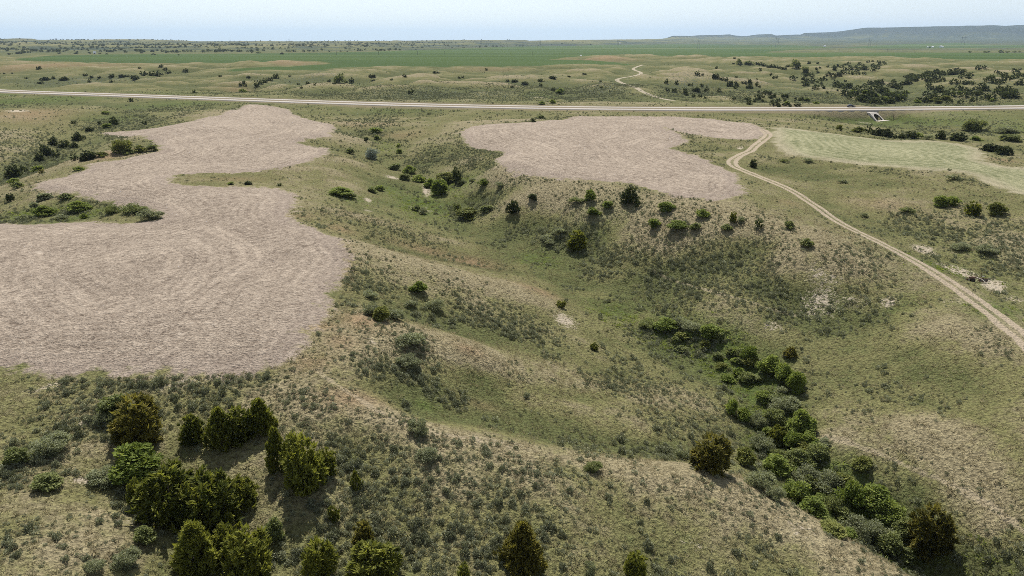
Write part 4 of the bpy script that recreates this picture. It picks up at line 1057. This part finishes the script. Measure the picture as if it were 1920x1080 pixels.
HR = [(1249,157,8,9),(1268,158,7,8),(1307,141,10,7),(1317,142,5,5),(1342,147,15,9),(1353,150,9,6),(1361,152,8,7),(1343,129,5,5),(1377,111,5,5),(1375,120,5,3),(1425,133,6,7),(1445,142,5,6),(1450,148,5,6),(1456,147,5,6),(1420,121,9,5),(1426,123,9,6),(1433,125,9,6),(1441,127,9,6),(1447,127,9,7),(1454,128,9,7),(1460,129,8,6),(1467,130,7,5),(1472,131,6,6),(1477,126,8,5),(1517,120,7,7),(1533,120,5,4),(1564,127,4,6),(1571,125,6,6),(1533,137,7,5),
  (1252,171,8,6),(1264,173,10,9),(1284,170,8,6),(1285,176,9,9),(1288,180,8,6),(1300,183,7,8),(1313,182,9,7),(1292,161,6,6),(1298,162,4,7),(1305,172,16,10),(1316,164,8,9),(1324,172,9,9),(1348,172,6,8),(1376,187,7,7),(1401,189,12,9),(1404,196,10,10),(1415,192,9,9),(1322,185,5,5),(1368,162,12,11),(1380,146,6,4)]
for a, b, c, d in HR: plant('J', a, b, c, d, 'juniper_far', l_r, g_r)
HZN = [([(1368,158),(1395,152),(1420,148),(1425,165),(1455,180),(1500,185),(1512,202),(1440,202),(1422,190),(1405,172),(1380,168)], 70, 8.5),
       ([(1532,128),(1580,124),(1600,130),(1580,150),(1600,160),(1570,178),(1530,172),(1500,160),(1480,146),(1500,140)], 60, 7.5),
       ([(1560,150),(1600,160),(1680,150),(1700,140),(1720,150),(1690,165),(1700,185),(1680,196),(1640,196),(1600,188),(1570,172)], 85, 8.5),
       ([(1690,148),(1740,136),(1800,132),(1840,126),(1860,128),(1800,138),(1740,148),(1700,158)], 50, 8),
       ([(1580,118),(1660,114),(1670,130),(1620,142),(1580,140)], 30, 6),
       ([(1740,150),(1800,140),(1920,130),(1920,180),(1860,196),(1760,196),(1720,192),(1740,170)], 95, 8)]
r_ = np.random.default_rng(21)
rest = []
for poly, n, s in HZN:
    p = np.array(poly, float); k = 0
    while k < n:
        q = p.min(0)+(p.max(0)-p.min(0))*r_.random(2)
        if not inside(np.array([q[0]]), np.array([q[1]]), p)[0]: continue
        k += 1; sz = s*r_.uniform(.4, .95)
        if n_jun < 296: plant('J', q[0], q[1], sz, sz*r_.uniform(.8, 1.15), 'juniper_far', l_r, g_r)
        else: rest.append((q[0], q[1], sz))
val_px = np.array([v[:2] for v in VAL if v[0] > 1200], float); seg = np.linspace(0, len(val_px)-1.001, 74)
for s_ in seg[4:]:
    k = int(s_); f = s_-k; q = val_px[k]*(1-f)+val_px[k+1]*f; big = 1+s_/len(val_px)
    q = q+r_.normal(0, 1, 2)*np.array([20, 9])*big
    if q[0] > 1745 or q[1] > 1050: continue
    plant(random.choice('BBBW'), q[0], q[1], r_.uniform(17, 30)*big, r_.uniform(11, 19)*big, random.choice(('green', 'green', 'bright', 'dull', 'dull', 'yellow')), 'low leafy brush filling the bottom of the draw between the larger shrubs', 'low brush along the bottom of the main draw')
for a, b, c, d in [(1660,188,16,9),(1690,184,18,9),(1752,190,22,8),(1772,188,24,8),(1760,194,16,8),(1720,193,16,8),(1640,182,18,9),(1620,176,14,8),(1600,176,14,8),(1862,190,12,7),(1530,195,14,6),(1476,196,12,7),(1512,190,14,7),(1800,176,12,6),(1665,176,16,8),(1700,176,14,7)]:
    plant('B', a, b, c, d, 'yellow' if 1730 < a < 1790 else 'green', 'green leafy shrub among the junipers beyond the highway at the right', 'green shrubs among the junipers beyond the highway')
# ------------------------------------------------------------------ brush and grass nobody could count
def scatter(name, mesh_protos, P_, rotz, scl, idx, wetv, label, cat):
    col = bpy.data.collections.new(name+'_kinds')
    for k, me in enumerate(mesh_protos):
        o = bpy.data.objects.new('%s_%d' % (name, k), me); col.objects.link(o)
    me = bpy.data.meshes.new(name); n = len(P_)
    me.vertices.add(n); me.vertices.foreach_set('co', P_.astype(np.float32).ravel())
    a = me.attributes.new('rot', 'FLOAT_VECTOR', 'POINT'); rv = np.zeros((n, 3), np.float32); rv[:, 2] = rotz; rv[:, 0] = rng.normal(0, .1, n); a.data.foreach_set('vector', rv.ravel())
    a = me.attributes.new('scl', 'FLOAT_VECTOR', 'POINT'); a.data.foreach_set('vector', scl.astype(np.float32).ravel())
    a = me.attributes.new('idx', 'INT', 'POINT'); a.data.foreach_set('value', idx.astype(np.int32))
    a = me.attributes.new('wet', 'FLOAT', 'POINT'); a.data.foreach_set('value', wetv.astype(np.float32))
    o = link(name, me); tag(o, label, cat, None, 'stuff')
    ng = bpy.data.node_groups.new(name, 'GeometryNodeTree')
    ng.interface.new_socket('Geometry', in_out='INPUT', socket_type='NodeSocketGeometry'); ng.interface.new_socket('Geometry', in_out='OUTPUT', socket_type='NodeSocketGeometry')
    N, Lk = ng.nodes, ng.links
    gi, go = N.new('NodeGroupInput'), N.new('NodeGroupOutput'); mp = N.new('GeometryNodeMeshToPoints'); ip = N.new('GeometryNodeInstanceOnPoints'); ci = N.new('GeometryNodeCollectionInfo')
    ci.inputs[0].default_value = col; ci.inputs['Separate Children'].default_value = True; ci.inputs['Reset Children'].default_value = True
    def na(nm, ty):
        x = N.new('GeometryNodeInputNamedAttribute'); x.data_type = ty; x.inputs[0].default_value = nm; return x.outputs[0]
    Lk.new(gi.outputs[0], mp.inputs[0]); Lk.new(mp.outputs[0], ip.inputs['Points']); Lk.new(ci.outputs[0], ip.inputs['Instance'])
    ip.inputs['Pick Instance'].default_value = True
    Lk.new(na('idx', 'INT'), ip.inputs['Instance Index']); Lk.new(na('rot', 'FLOAT_VECTOR'), ip.inputs['Rotation']); Lk.new(na('scl', 'FLOAT_VECTOR'), ip.inputs['Scale'])
    Lk.new(ip.outputs[0], go.inputs[0])
    o.modifiers.new('instances', 'NODES').node_group = ng
    return o
def spots(n, r0, r1, half=47):
    th = R(half)*(2*rng.random(n)-1); r = np.sqrt(r0*r0+(r1*r1-r0*r0)*rng.random(n))
    return np.sin(th)*r, np.cos(th)*r
def area(r0, r1, half=47): return R(half)*(r1*r1-r0*r0)
d_soil_all = np.minimum(d_s1, d_s2)
def free(x, y, m=0.6):
    return (lerp_grid(d_soil_all, x, y) > m) & (lerp_grid(d_cr, x, y) > m) & (lerp_grid(d_tr, x, y) > 2.4) & (lerp_grid(d_hw, x, y) > 15) & (lerp_grid(d_w, x, y) > 3) & ~((np.abs((x-cvx)*PX[0]+(y-cvy)*PX[1]) < 4) & (np.abs((x-cvx)*AX[0]+(y-cvy)*AX[1]) < 16))
SX, SY, SS = [], [], []
for r0, r1, dens in ((44, 130, 4.6), (130, 330, 3.0), (330, 700, .7), (700, 1300, .035)):
    n = int(area(r0, r1)*dens); x, y = spots(n, r0, r1); ok = free(x, y)
    sa = lerp_grid(A_sage, x, y); we = lerp_grid(wet, x, y); ru = lerp_grid(A_rust, x, y); lu = lerp_grid(A_lush, x, y)
    cl = fbm(x, y, 7, 3, 61)+.6*fbm(x, y, 34, 2, 65)
    pr = (.10+2.1*sa**1.2+.12*np.clip(we, 0, 1)+(.12 if r1 == 130 else 0))*np.clip(.55+1.7*cl*(1-.55*sa)+.45*sa, 0, 2.2)*(1-.75*ru)*(1-.5*lu)*(1+1.6*(lerp_grid(d_soil_all, x, y) < 4))/(1.4 if r0 < 330 else .85)
    if r0 >= 330: pr = pr*1.7
    ok &= rng.random(n) < pr
    x, y = x[ok], y[ok]; s = np.clip(rng.lognormal(-.92, .50, len(x)), .18, 1.15)*(1+.35*np.clip(we[ok], -.5, 1))
    if r0 >= 330: s = s*1.25
    SX.append(x); SY.append(y); SS.append(s)
SX, SY, SS = np.concatenate(SX), np.concatenate(SY), np.concatenate(SS)
SZ = ground(SX, SY)-.04
pxs, pys, deps = project(SX, SY, SZ)
# individuals: those that show largest, not crowding one another in the picture
vis = (pxs > 6) & (pxs < 1914) & (pys > 20) & (pys < 1074)
order = np.argsort(-np.where(vis, SS/deps, 0)); chosen = order[:300]
used = np.zeros(len(SX), bool); used[chosen] = True
for q, i in enumerate(chosen):
    o = link('sagebrush', SGH[q % 4], None, (SX[i], SY[i], SZ[i]), random.uniform(0, 6.28), (SS[i]*random.uniform(.9, 1.2), SS[i], SS[i]*random.uniform(.7, .95)))
    tag(o, 'larger grey-green sagebrush mound on the near slopes', 'sagebrush', 'larger sagebrush mounds on the near slopes')
k = ~used; m = int(k.sum())
scl = SS[k][:, None]*np.stack([rng.uniform(.85, 1.25, m), rng.uniform(.85, 1.25, m), rng.uniform(.6, .95, m)], -1)
scatter('sagebrush_cover', SG, np.stack([SX[k], SY[k], SZ[k]], -1), rng.random(m)*6.28, scl, rng.integers(0, 4, m), lerp_grid(wet, SX[k], SY[k]), 'small grey-green sagebrush dotted thickly over the prairie slopes', 'sagebrush')
# bunch grass on the near slopes
GX, GY = [], []
for r0, r1, dens in ((44, 120, 3.4), (120, 190, 1.4), (190, 320, .4)):
    n = int(area(r0, r1)*dens); x, y = spots(n, r0, r1); ok = free(x, y, 0.0)
    pr = np.clip(.62+.9*fbm(x, y, 2.2, 2, 71)+.5*fbm(x, y, 16, 2, 73), .08, 1); ok &= rng.random(n) < pr
    GX.append(x[ok]); GY.append(y[ok])
GX, GY = np.concatenate(GX), np.concatenate(GY); m = len(GX)
far_k = 1+.5*S(100, 260, np.hypot(GX, GY))
gs = np.clip(rng.lognormal(-1.15, .36, m), .14, .8)*far_k
wv_ = lerp_grid(wet, GX, GY)+lerp_grid(A_lush, GX, GY)-.4*lerp_grid(A_rust, GX, GY)
scatter('prairie_grass', TF, np.stack([GX, GY, ground(GX, GY)-.03], -1), rng.random(m)*6.28, gs[:, None]*np.array([[1, 1, .85]]), rng.integers(0, 4, m), wv_, 'dry bunch grass covering the near slopes', 'grass')
# lush herbs in the draw bottoms
n = 110000; x, y = spots(n, 60, 420); lu = lerp_grid(A_lush, x, y); ok = free(x, y) & (rng.random(n) < np.clip(np.clip(lu-.25, 0, 1)*.75+.6*(lerp_grid(d_val, x, y) < 6)*(np.hypot(x, y) < 150), 0, 1)); x, y = x[ok], y[ok]; m = len(x)
gs = np.clip(rng.lognormal(-.55, .35, m), .3, 1.3)
HB = [leaf_mesh('herb', tuft_mesh(360+k, 26), ML['green']) for k in range(3)]
scatter('draw_herbs', HB, np.stack([x, y, ground(x, y)-.03], -1), rng.random(m)*6.28, gs[:, None]*np.array([[1, 1, .6]]), rng.integers(0, 3, m), np.zeros(m), 'green herbs and rank grass along the draw bottoms', 'herbs')
# far juniper breaks: on the butte faces and the dissected hills at the left
print('sage', len(SX), 'grass', len(GX)); n = 30000; th = R(38)*(2*rng.random(n)-1); r = np.exp(rng.uniform(math.log(2700), math.log(7500), n)); x, y = np.sin(th)*r, np.cos(th)*r
cl = fbm(x, y, 260, 3, 81)+.5*fbm(x, y, 70, 2, 83); wq = lerp_grid(wet, x, y)
ok = (lerp_grid(d_w, x, y) > 20) & (rng.random(n) < np.clip(.06+.7*cl+.12*wq, 0, .5)*S(R(12), R(-2), th)*(.35+.65*S(R(2), R(-12), th))); x, y = x[ok], y[ok]; m = len(x)
if rest:
    q = np.array(rest); hx2, hy2, _ = hit(q[:, 0], q[:, 1], GZ); x = np.r_[x, hx2]; y = np.r_[y, hy2]
gs = rng.uniform(4, 9, len(x)); gs[m:] = rng.uniform(3.2, 5.5, len(x)-m)
JF = [leaf_mesh('far_crown', juniper_crown(400+k, 30, 7, ROUND, .2, 1, .2), ML['juniper_far']) for k in range(3)]
scatter('juniper_wood', JF, np.stack([x, y, ground(x, y)-.3], -1), rng.random(len(x))*6.28, gs[:, None]*np.array([[1.15, 1.15, .8]]), rng.integers(0, 3, len(x)), np.zeros(len(x)), 'dark juniper breaks dotting the far hills', 'woodland')
# ------------------------------------------------------------------ highway: two pale carriageways and a worn median on a low bank
def ribbon(name, line, offs, zs, mat, z0):
    t = np.gradient(line, axis=0); t = nrm(np.c_[t, np.zeros(len(t))])[:, :2]; nn = np.stack([-t[:, 1], t[:, 0]], -1)
    V = []; k = len(offs)
    for o_, z_ in zip(offs, zs): V.append(np.c_[line+nn*o_, np.full(len(line), z0+z_)])
    V = np.stack(V, 1).reshape(-1, 3); n = len(line)
    F = [(i*k+j, (i+1)*k+j, (i+1)*k+j+1, i*k+j+1) for i in range(n-1) for j in range(k-1)]
    me = mesh_np(name, V, F, [mat]); o = link(name, me); o['kind'] = 'structure'; return o
def mat_road():
    g = NT('pale_highway_surface'); p = g.pos(); a = g.noise(p, 14, 4, .6); b = g.noise(p, 1.1, 4, .7)
    c = g.mix(g.add(g.mul(a, .6), g.mul(b, .4)), (0.27, 0.245, 0.212), (0.39, 0.355, 0.31))
    return g.done(g.principled(c, .85, .2, g.bump(b, .02, .3)))
M_road = mat_road()
M_median = mat_plain('worn_median', (0.20, 0.165, 0.115), .95, .05, var=.4, size=1.4)
M_mark = mat_plain('road_paint', (0.78, 0.77, 0.72), .6, .3, var=.12, size=.5)
hl = hwy_w[np.argsort(hwy_w[:, 0])]
ribbon('median', hl, [3.9, 2.2, 0, -2.2, -3.9], [0.02, -.02, -.10, -.02, 0.02], M_median, HZ)
ribbon('highway', hl, [11.8, 10.6, 10.4, 3.8, 3.7], [-2.2, -.3, .03, .03, -.2], M_road, HZ)
ribbon('highway', hl, [-3.7, -3.8, -10.4, -10.6, -11.8], [-.2, .03, .03, -.3, -2.2], M_road, HZ)
M_lane = mat_plain('asphalt_lane', (0.40, 0.375, 0.34), .85, .2, var=.2, size=3)
for s in (1, -1):
    ribbon('road_marking', hl, [s*4.6+.08, s*4.6-.08], [.04, .04], M_mark, HZ); ribbon('road_marking', hl, [s*9.8+.08, s*9.8-.08], [.04, .04], M_mark, HZ)

# ------------------------------------------------------------------ culvert under the highway
M_conc = mat_plain('concrete', (0.50, 0.46, 0.41), .85, .2, var=.2, size=.8)
M_steel = mat_plain('weathered_steel', (0.11, 0.11, 0.115), .6, .4, .6, .3, .4)
def cv(u, v, z): return (cvx+PX[0]*u+AX[0]*v, cvy+PX[1]*u+AX[1]*v, z)
ct = thing('culvert', (float(cvx), float(cvy), 0.4), label='concrete culvert mouth with a dark arched opening in the highway bank', cat='culvert')
def rel_(p): return (p[0]-float(cvx), p[1]-float(cvy), p[2]-.4)
# sloped collar: outer trapezoid round an arch
arch = [(-2.6, .0), (-2.6, 1.1)] + [(2.6*math.cos(a), 1.15+2.3*math.sin(a)) for a in np.linspace(math.pi, 0, 11)] + [(2.6, 1.1), (2.6, 0)]
outer = [(-3.5, .0), (-3.6, 1.8)] + [(-3.8+7.6*t, 4.25) for t in np.linspace(0, 1, 11)] + [(3.6, 1.8), (3.5, 0)]
vs = []
for dz in (-.25, 2.0):
    for rg in (arch, outer):
        for u, z in rg: vs.append(rel_(cv(u, z*CSL+dz, z+.5)))
na_ = len(arch); fs = []
for i in range(na_-1):
    fs += [(i, i+1, na_+i+1, na_+i), (2*na_+i, 3*na_+i, 3*na_+i+1, 2*na_+i+1), (na_+i, na_+i+1, 3*na_+i+1, 3*na_+i), (i+1, i, 2*na_+i, 2*na_+i+1)]
MB().add(vs, fs).build('headwall', M_conc, ct)
vs = []
for q in (0, 8, 26):
    for u, z in arch: vs.append(rel_(cv(u*.98, (z*CSL+.1) if q == 0 else q, z*.98+.5)))
fs = [(a*na_+i, a*na_+i+1, (a+1)*na_+i+1, (a+1)*na_+i) for a in range(2) for i in range(na_-1)] + [tuple(range(2*na_, 3*na_))]
MB().add(vs, fs).build('pipe', M_steel, ct)
ap = [(-1.5,-2.6),(5.6,-2.6),(3.5,.3),(-3.3,.3)]
MB().add([rel_(cv(u, v, .3)) for u, v in ap]+[rel_(cv(u, v, .52)) for u, v in ap], [(0,3,2,1),(4,5,6,7),(0,1,5,4),(1,2,6,5),(2,3,7,6),(3,0,4,7)]).build('apron', M_conc, ct)

# ------------------------------------------------------------------ dark pickup truck on the far carriageway
M_paint = mat_plain('dark_car_paint', (0.028, 0.026, 0.036), .25, .5, .2, .1, 2)
M_glass = mat_plain('car_glass', (0.10, 0.12, 0.15), .08, .6, 0, .1, 2)
M_tyre = mat_plain('tyre_rubber', (0.02, 0.02, 0.02), .9, .1)
M_rim = mat_plain('wheel_metal', (0.45, 0.45, 0.46), .35, .5, .8)
M_lamp = mat_plain('headlamp_glass', (0.75, 0.75, 0.72), .15, .6)
M_red = mat_plain('tail_lamp', (0.30, 0.02, 0.02), .3, .5)
i = int(np.argmin(np.abs(project(hl[:, 0], hl[:, 1], HZ)[0]-1618))); tv = hl[i+1]-hl[i-1]; tv = tv/np.linalg.norm(tv); nv = np.array([-tv[1], tv[0]])
cpz = hl[i]+nv*9.0
car = thing('parked_car', (cpz[0], cpz[1], HZ+.03), math.atan2(tv[1], tv[0])+math.pi, label='dark car on the far side of the highway above the culvert', cat='car')
b = MB()
prof = [(-2.45,.42),(-2.4,.85),(-2.3,.98),(-1.55,1.06),(-.85,1.14),(1.3,1.14),(2.2,1.05),(2.4,.9),(2.42,.45)]
for sy in (0,):
    xs = [p[0] for p in prof]; n = len(prof)
    vs = [(x, -.88, z) for x, z in prof]+[(x, -.94, z-.12 if z > 1 else z) for x, z in prof]
    vs = [(x, s*(.86 if z > 1 else .93), z) for s in (-1, 1) for x, z in prof]
    fs = [(k, (k+1) % n, (k+1) % n+n, k+n) for k in range(n)]+[tuple(range(n)), tuple(reversed(range(n, 2*n)))]
    b.add(vs, fs)
b.add([(x, s*y, z) for s in (-1, 1) for x, y, z in [(-.95,.80,1.13),(-.25,.66,1.66),(1.25,.64,1.68),(1.95,.74,1.12)]], [(0,1,2,3),(7,6,5,4),(0,4,5,1),(1,5,6,2),(2,6,7,3),(3,7,4,0)])
b.build('body', M_paint, car)
wd = MB()
wd.add([(-.925,-.70,1.19),(-.33,-.60,1.60),(-.33,.60,1.60),(-.925,.70,1.19)], [(0,1,2,3)]).build('windscreen', M_glass, car)
MB().add([(1.93,-.66,1.19),(1.40,-.58,1.60),(1.40,.58,1.60),(1.93,.66,1.19)], [(3,2,1,0)]).build('rear_window', M_glass, car)
for s in (-1, 1):
    MB().add([(-.72,s*.795,1.2),(-.22,s*.695,1.58),(.42,s*.695,1.60),(.42,s*.80,1.2)], [(0,1,2,3) if s < 0 else (3,2,1,0)]).build('side_window', M_glass, car)
    MB().add([(.5,s*.80,1.2),(.5,s*.695,1.60),(1.2,s*.69,1.61),(1.68,s*.78,1.2)], [(0,1,2,3) if s < 0 else (3,2,1,0)]).build('side_window', M_glass, car)
    MB().box(-2.38, s*.66, .80, .12, .34, .14).build('headlight', M_lamp, car); MB().box(2.38, s*.72, .86, .10, .26, .16).build('tail_light', M_red, car)
    for x in (-1.5, 1.5):
        wh = MB().disc((x, s*.85, .36), (0, 1, 0), .36, .24).build('wheel', M_tyre, car); MB().disc((x, s*.965, .36), (0, 1, 0), .22, .03).build('rim', M_rim, wh)

# ------------------------------------------------------------------ abandoned disc harrow in the alkali flat
M_rust = mat_plain('rusty_iron', (0.13, 0.075, 0.055), .85, .2, .3, .5, .15); M_irn = mat_plain('grey_iron', (0.17, 0.165, 0.165), .7, .3, .5, .4, .2); M_wood = mat_plain('bleached_wood', (0.55, 0.50, 0.43), .9, .1, var=.3, size=.2)
hxp, hyp, hzp, hdep = place(1832, 529)
hw = thing('disc_harrow', (hxp, hyp, hzp), R(-4), label='rusty old disc harrow left on the pale ground beside the track', cat='harrow')
MB().tube([(-2.3,0,.75),(2.3,.05,.75)], .055, 6).tube([(-2.1,.7,.7),(2.2,.72,.7)], .05, 6).tube([(-2.1,0,.75),(-2.1,.7,.7)], .05, 6).tube([(2.1,0,.75),(2.2,.72,.7)], .05, 6).tube([(-.6,0,.75),(-.6,.7,.7)], .05, 6).tube([(.7,0,.75),(.7,.7,.7)], .05, 6).tube([(-1.4,.0,.75),(.2,.7,1.02),(1.3,0,.8)], .045, 6).build('frame', M_rust, hw)
for s, x0 in ((-1, -2.05), (1, .45)):
    g_ = MB().tube([(x0,.25,.36),(x0+1.6,.1+.15*(s > 0),.36)], .035, 6).build('disc_gang', M_irn, hw)
    for q in range(8):
        MB().disc((x0+.05+q*.215, .25-.018*q, .36), (1, -.1, 0), .36, .03, 16).build('disc', M_irn if (q % 3) else M_rust, g_)
for x in (-2.5, 2.55):
    wh = MB(); 
    ring = [(x, .35+.46*math.cos(a), .46+.46*math.sin(a)) for a in np.linspace(0, 2*math.pi, 21)]
    wh.tube(ring, .045, 5); 
    for a in np.linspace(0, math.pi, 5)[:-1]: wh.tube([(x, .35+.44*math.cos(a), .46+.44*math.sin(a)), (x, .35-.44*math.cos(a), .46-.44*math.sin(a))], .018, 4)
    wh.tube([(x-.12,.35,.46),(x+.12,.35,.46)], .07, 8).build('wheel', M_irn, hw)
MB().box(-.95,.35,.98, 1.25,.55,.12).box(-1.45,.35,.86,.1,.5,.25).build('weight_box', M_rust, hw)
MB().tube([(-.15,.35,.95),(.55,-.55,.78),(1.15,-1.75,.25)], [.075,.07,.055], 6).build('drawbar', M_wood, hw)
for x in (-.35, .95): MB().tube([(x,.45,.75),(x-.12,.55,1.75)], .035, 6).tube([(x-.12,.55,1.72),(x-.14,.58,1.86)], .05, 6).build('lever', M_rust, hw)
MB().tube([(.95,.1,.75),(1.05,0,1.2)], .03, 6).add([(.85,-.15,1.2),(1.25,-.15,1.2),(1.28,.2,1.22),(.82,.2,1.22),(.85,-.15,1.24),(1.25,-.15,1.24),(1.28,.2,1.26),(.82,.2,1.26)], [(0,3,2,1),(4,5,6,7),(0,1,5,4),(1,2,6,5),(2,3,7,6),(3,0,4,7)]).build('seat', M_irn, hw)

# ------------------------------------------------------------------ power lines and farmsteads far out
M_pole = mat_plain('pole_wood', (0.10, 0.085, 0.07), .9, .1, var=.2, size=1)
M_lat = mat_plain('galvanised_steel', (0.20, 0.21, 0.23), .6, .3, .4, .2, 1)
def utility_pole(px, py, ph, label, group=None):
    x, y, z, dep = place(px, py); h = ph*dep/FPX*1.02; r = max(.16, dep*.00018)
    o = thing('utility_pole', (x, y, z-.3), random.uniform(-.3, .3), label=label, cat='pole', group=group)
    MB().tube([(0,0,0),(0,0,h)], [r, r*.75], 7).build('post', M_pole, o)
    MB().box(0,0,h*.92, h*.24, r*1.1, r*1.2).box(-h*.1,0,h*.96,r*.6,r*.6,h*.05).box(h*.1,0,h*.96,r*.6,r*.6,h*.05).build('crossarm', M_pole, o)
g_p = 'wooden utility poles standing in the wheat'
for px, py, ph in [(631,103.5,7),(710,103.5,10),(783,103.5,8),(834,102,6),(998,104,7),(1170,103,8),(1663,99,6),(1573,98,5),(1715,100,4)]:
    utility_pole(px, py, ph, 'thin wooden utility pole standing in or beside the far wheat', g_p)
def pylon(px, y0, y1, r, label, group):
    d = pixdir(px, y0); th = math.atan2(d[0], d[1]); x, y = math.sin(th)*r, math.cos(th)*r; z = float(ground(x, y)); dep = project(x, y, z)[2]
    ztop_ = CAMZ+(pixdir(px, y1)[2]/math.hypot(*pixdir(px, y1)[:2]))*r; h = max(ztop_-z, 18); w = r*.00012; s = h*.13
    o = thing('transmission_tower', (x, y, z-1), -th, label=label, cat='tower', group=group)
    for q in (-1, 1): MB().tube([(q*s*.8,0,0),(q*s*.8,0,h)], [w, w*.8], 5).build('leg', M_lat, o)
    MB().box(0,0,h*.84, s*3, w*1.3, w*1.5).build('crossarm', M_lat, o)
    MB().tube([(-s*.8,0,h*.45),(s*.8,0,h*.8)], w*.6, 4).tube([(s*.8,0,h*.45),(-s*.8,0,h*.8)], w*.6, 4).build('brace', M_lat, o)
g_t = 'transmission towers along the horizon'
for px, y0, y1, r in [(106,78,71,5200),(431,80,73,5400),(543,80,73,5600),(902,82,75,5200),(1012,86,75,3900),(1159,80,73.5,5600),(1310,86,72,3700),(1457,81,68,4300),(1631,80,73,5600),(1806,78,66,4600)]:
    pylon(px, y0, y1, r, 'steel transmission tower standing up against the far hills', g_t)
M_white = mat_plain('white_metal_siding', (0.80, 0.81, 0.82), .5, .3, .1, .08, 3); M_roof = mat_plain('white_metal_roof', (0.82, 0.83, 0.85), .4, .4, .2, .06, 3); M_dk = mat_plain('dark_opening', (0.03, 0.03, 0.035), .7, .2)
def farm_shed(px, py, pw, ph, label, nm='farm_shed', rz=0.2):
    x, y, z, dep = place(px, py); W = pw*dep/FPX; H = ph*dep/FPX; D = W*.7; e = H*.6
    o = thing(nm, (x, y, z-.2), rz, label=label, cat='building')
    MB().prism([(-D/2,0),(D/2,0),(D/2,e),(0,H*.97),(-D/2,e)], -W/2, W/2).build('wall', M_white, o)
    MB().add([(-W*.53,-D*.56,e*.94),(W*.53,-D*.56,e*.94),(W*.53,0,H+.1),(-W*.53,0,H+.1),(-W*.53,D*.56,e*.94),(W*.53,D*.56,e*.94)], [(0,1,2,3),(3,2,5,4)]).build('roof', M_roof, o)
    MB().box(0,-D/2-.05,e*.36,W*.24,.1,e*.72).build('door', M_dk, o)
    for q in (-.32, .32): MB().box(W*q,-D/2-.05,e*.55,W*.1,.1,e*.25).build('window', M_dk, o)
farm_shed(1764, 89, 5, 3.4, 'largest white shed of the far farmstead on the right', rz=.5)
farm_shed(1768, 89.2, 2.4, 2, 'small white shed right of the largest one at the far farmstead')
farm_shed(1748, 89, 4, 2.2, 'long white shed in the middle of the far farmstead')
farm_shed(1739, 89, 3, 1.8, 'pale shed at the left end of the far farmstead')
farm_shed(1546, 87.6, 4, 2, 'lone white shed on the far green land right of the middle')
farm_shed(178, 101.5, 4, 5, 'white house among trees at the edge of the left wheat', 'farm_house')
farm_shed(1089, 104.6, 3, 1.6, 'tiny white shed on the brown rise in the wheat')
farm_shed(1162, 82, 3, 1.8, 'tiny pale barn far out near the horizon')
for a, b, c, d, l in [(1743,90,4,3,'dark tree between the sheds of the far farmstead'),(1819,99,8,6,'lone leafy tree at the left of the shelter belt on the right'),(1845,99,9,6,'leafy tree in the shelter belt, second from its left end'),(1853,99,9,5,'low leafy tree in the shelter belt beside the second one'),(1876,99,10,8,'tallest leafy tree of the shelter belt'),(1888,99,9,6,'leafy tree right of the tallest one in the shelter belt'),(1902,98.5,8,5,'small leafy tree near the right end of the shelter belt'),(1911,98.5,7,4,'last small leafy tree at the right end of the shelter belt'),
   (18,103,11,5,'dark tree clump at the left end of the far tree line'),(36,101,16,6,'wide dark tree in the far tree line, near the left edge'),(44,100,8,6,'dark tree just right of the wide one in the far tree line'),(110,101,9,5,'round dark tree in the far tree line left of the house'),(143,101,9,4,'low dark tree left of the white house'),(168,101,8,5,'dark tree right beside the white house, on its left'),(186,101,8,4,'dark tree right beside the white house, on its right'),(200,102,7,3,'low dark tree right of the white house'),(266,100,9,5,'dark round tree right of the white house in the far tree line'),(289,103,9,4,'dark low tree at the wheat edge in the left'),(335,104,5,3,'tiny dark tree at the wheat edge'),(485,100,12,5,'wide green tree in the far tree line left of the middle'),(528,102,9,5,'dark tree at the end of the far tree line'),(473,99,5,3,'small dark tree beside the wide green one'),(700,93,5,3,'dark tree at the foot of the far hills, left of two'),(715,93.5,6,2.5,'dark tree at the foot of the far hills, middle of three'),(780,93,5,3,'dark tree at the foot of the far hills, right of the others')]:
    plant('T', a, b, c, d, 'juniper_far' if 'dark' in l else 'dull', l)

# ------------------------------------------------------------------ air
hm = bpy.data.meshes.new('haze'); mb = MB().box(0, 20000, 560, 130000, 130000, 1260)
hm.from_pydata(mb.v, [], mb.f); ho = link('haze', hm); ho['kind'] = 'stuff'; ho['label'] = 'thin blue haze over the far land'; ho['category'] = 'haze'
hmat = bpy.data.materials.new('haze'); hmat.use_nodes = True; hmat.node_tree.nodes.clear()
ov = hmat.node_tree.nodes.new('ShaderNodeOutputMaterial'); pv = hmat.node_tree.nodes.new('ShaderNodeVolumePrincipled')
pv.inputs['Color'].default_value = (0.62, 0.79, 1.0, 1); pv.inputs['Density'].default_value = 2.8e-5; pv.inputs['Anisotropy'].default_value = 0.2
hmat.node_tree.links.new(pv.outputs[0], ov.inputs['Volume']); hm.materials.append(hmat)
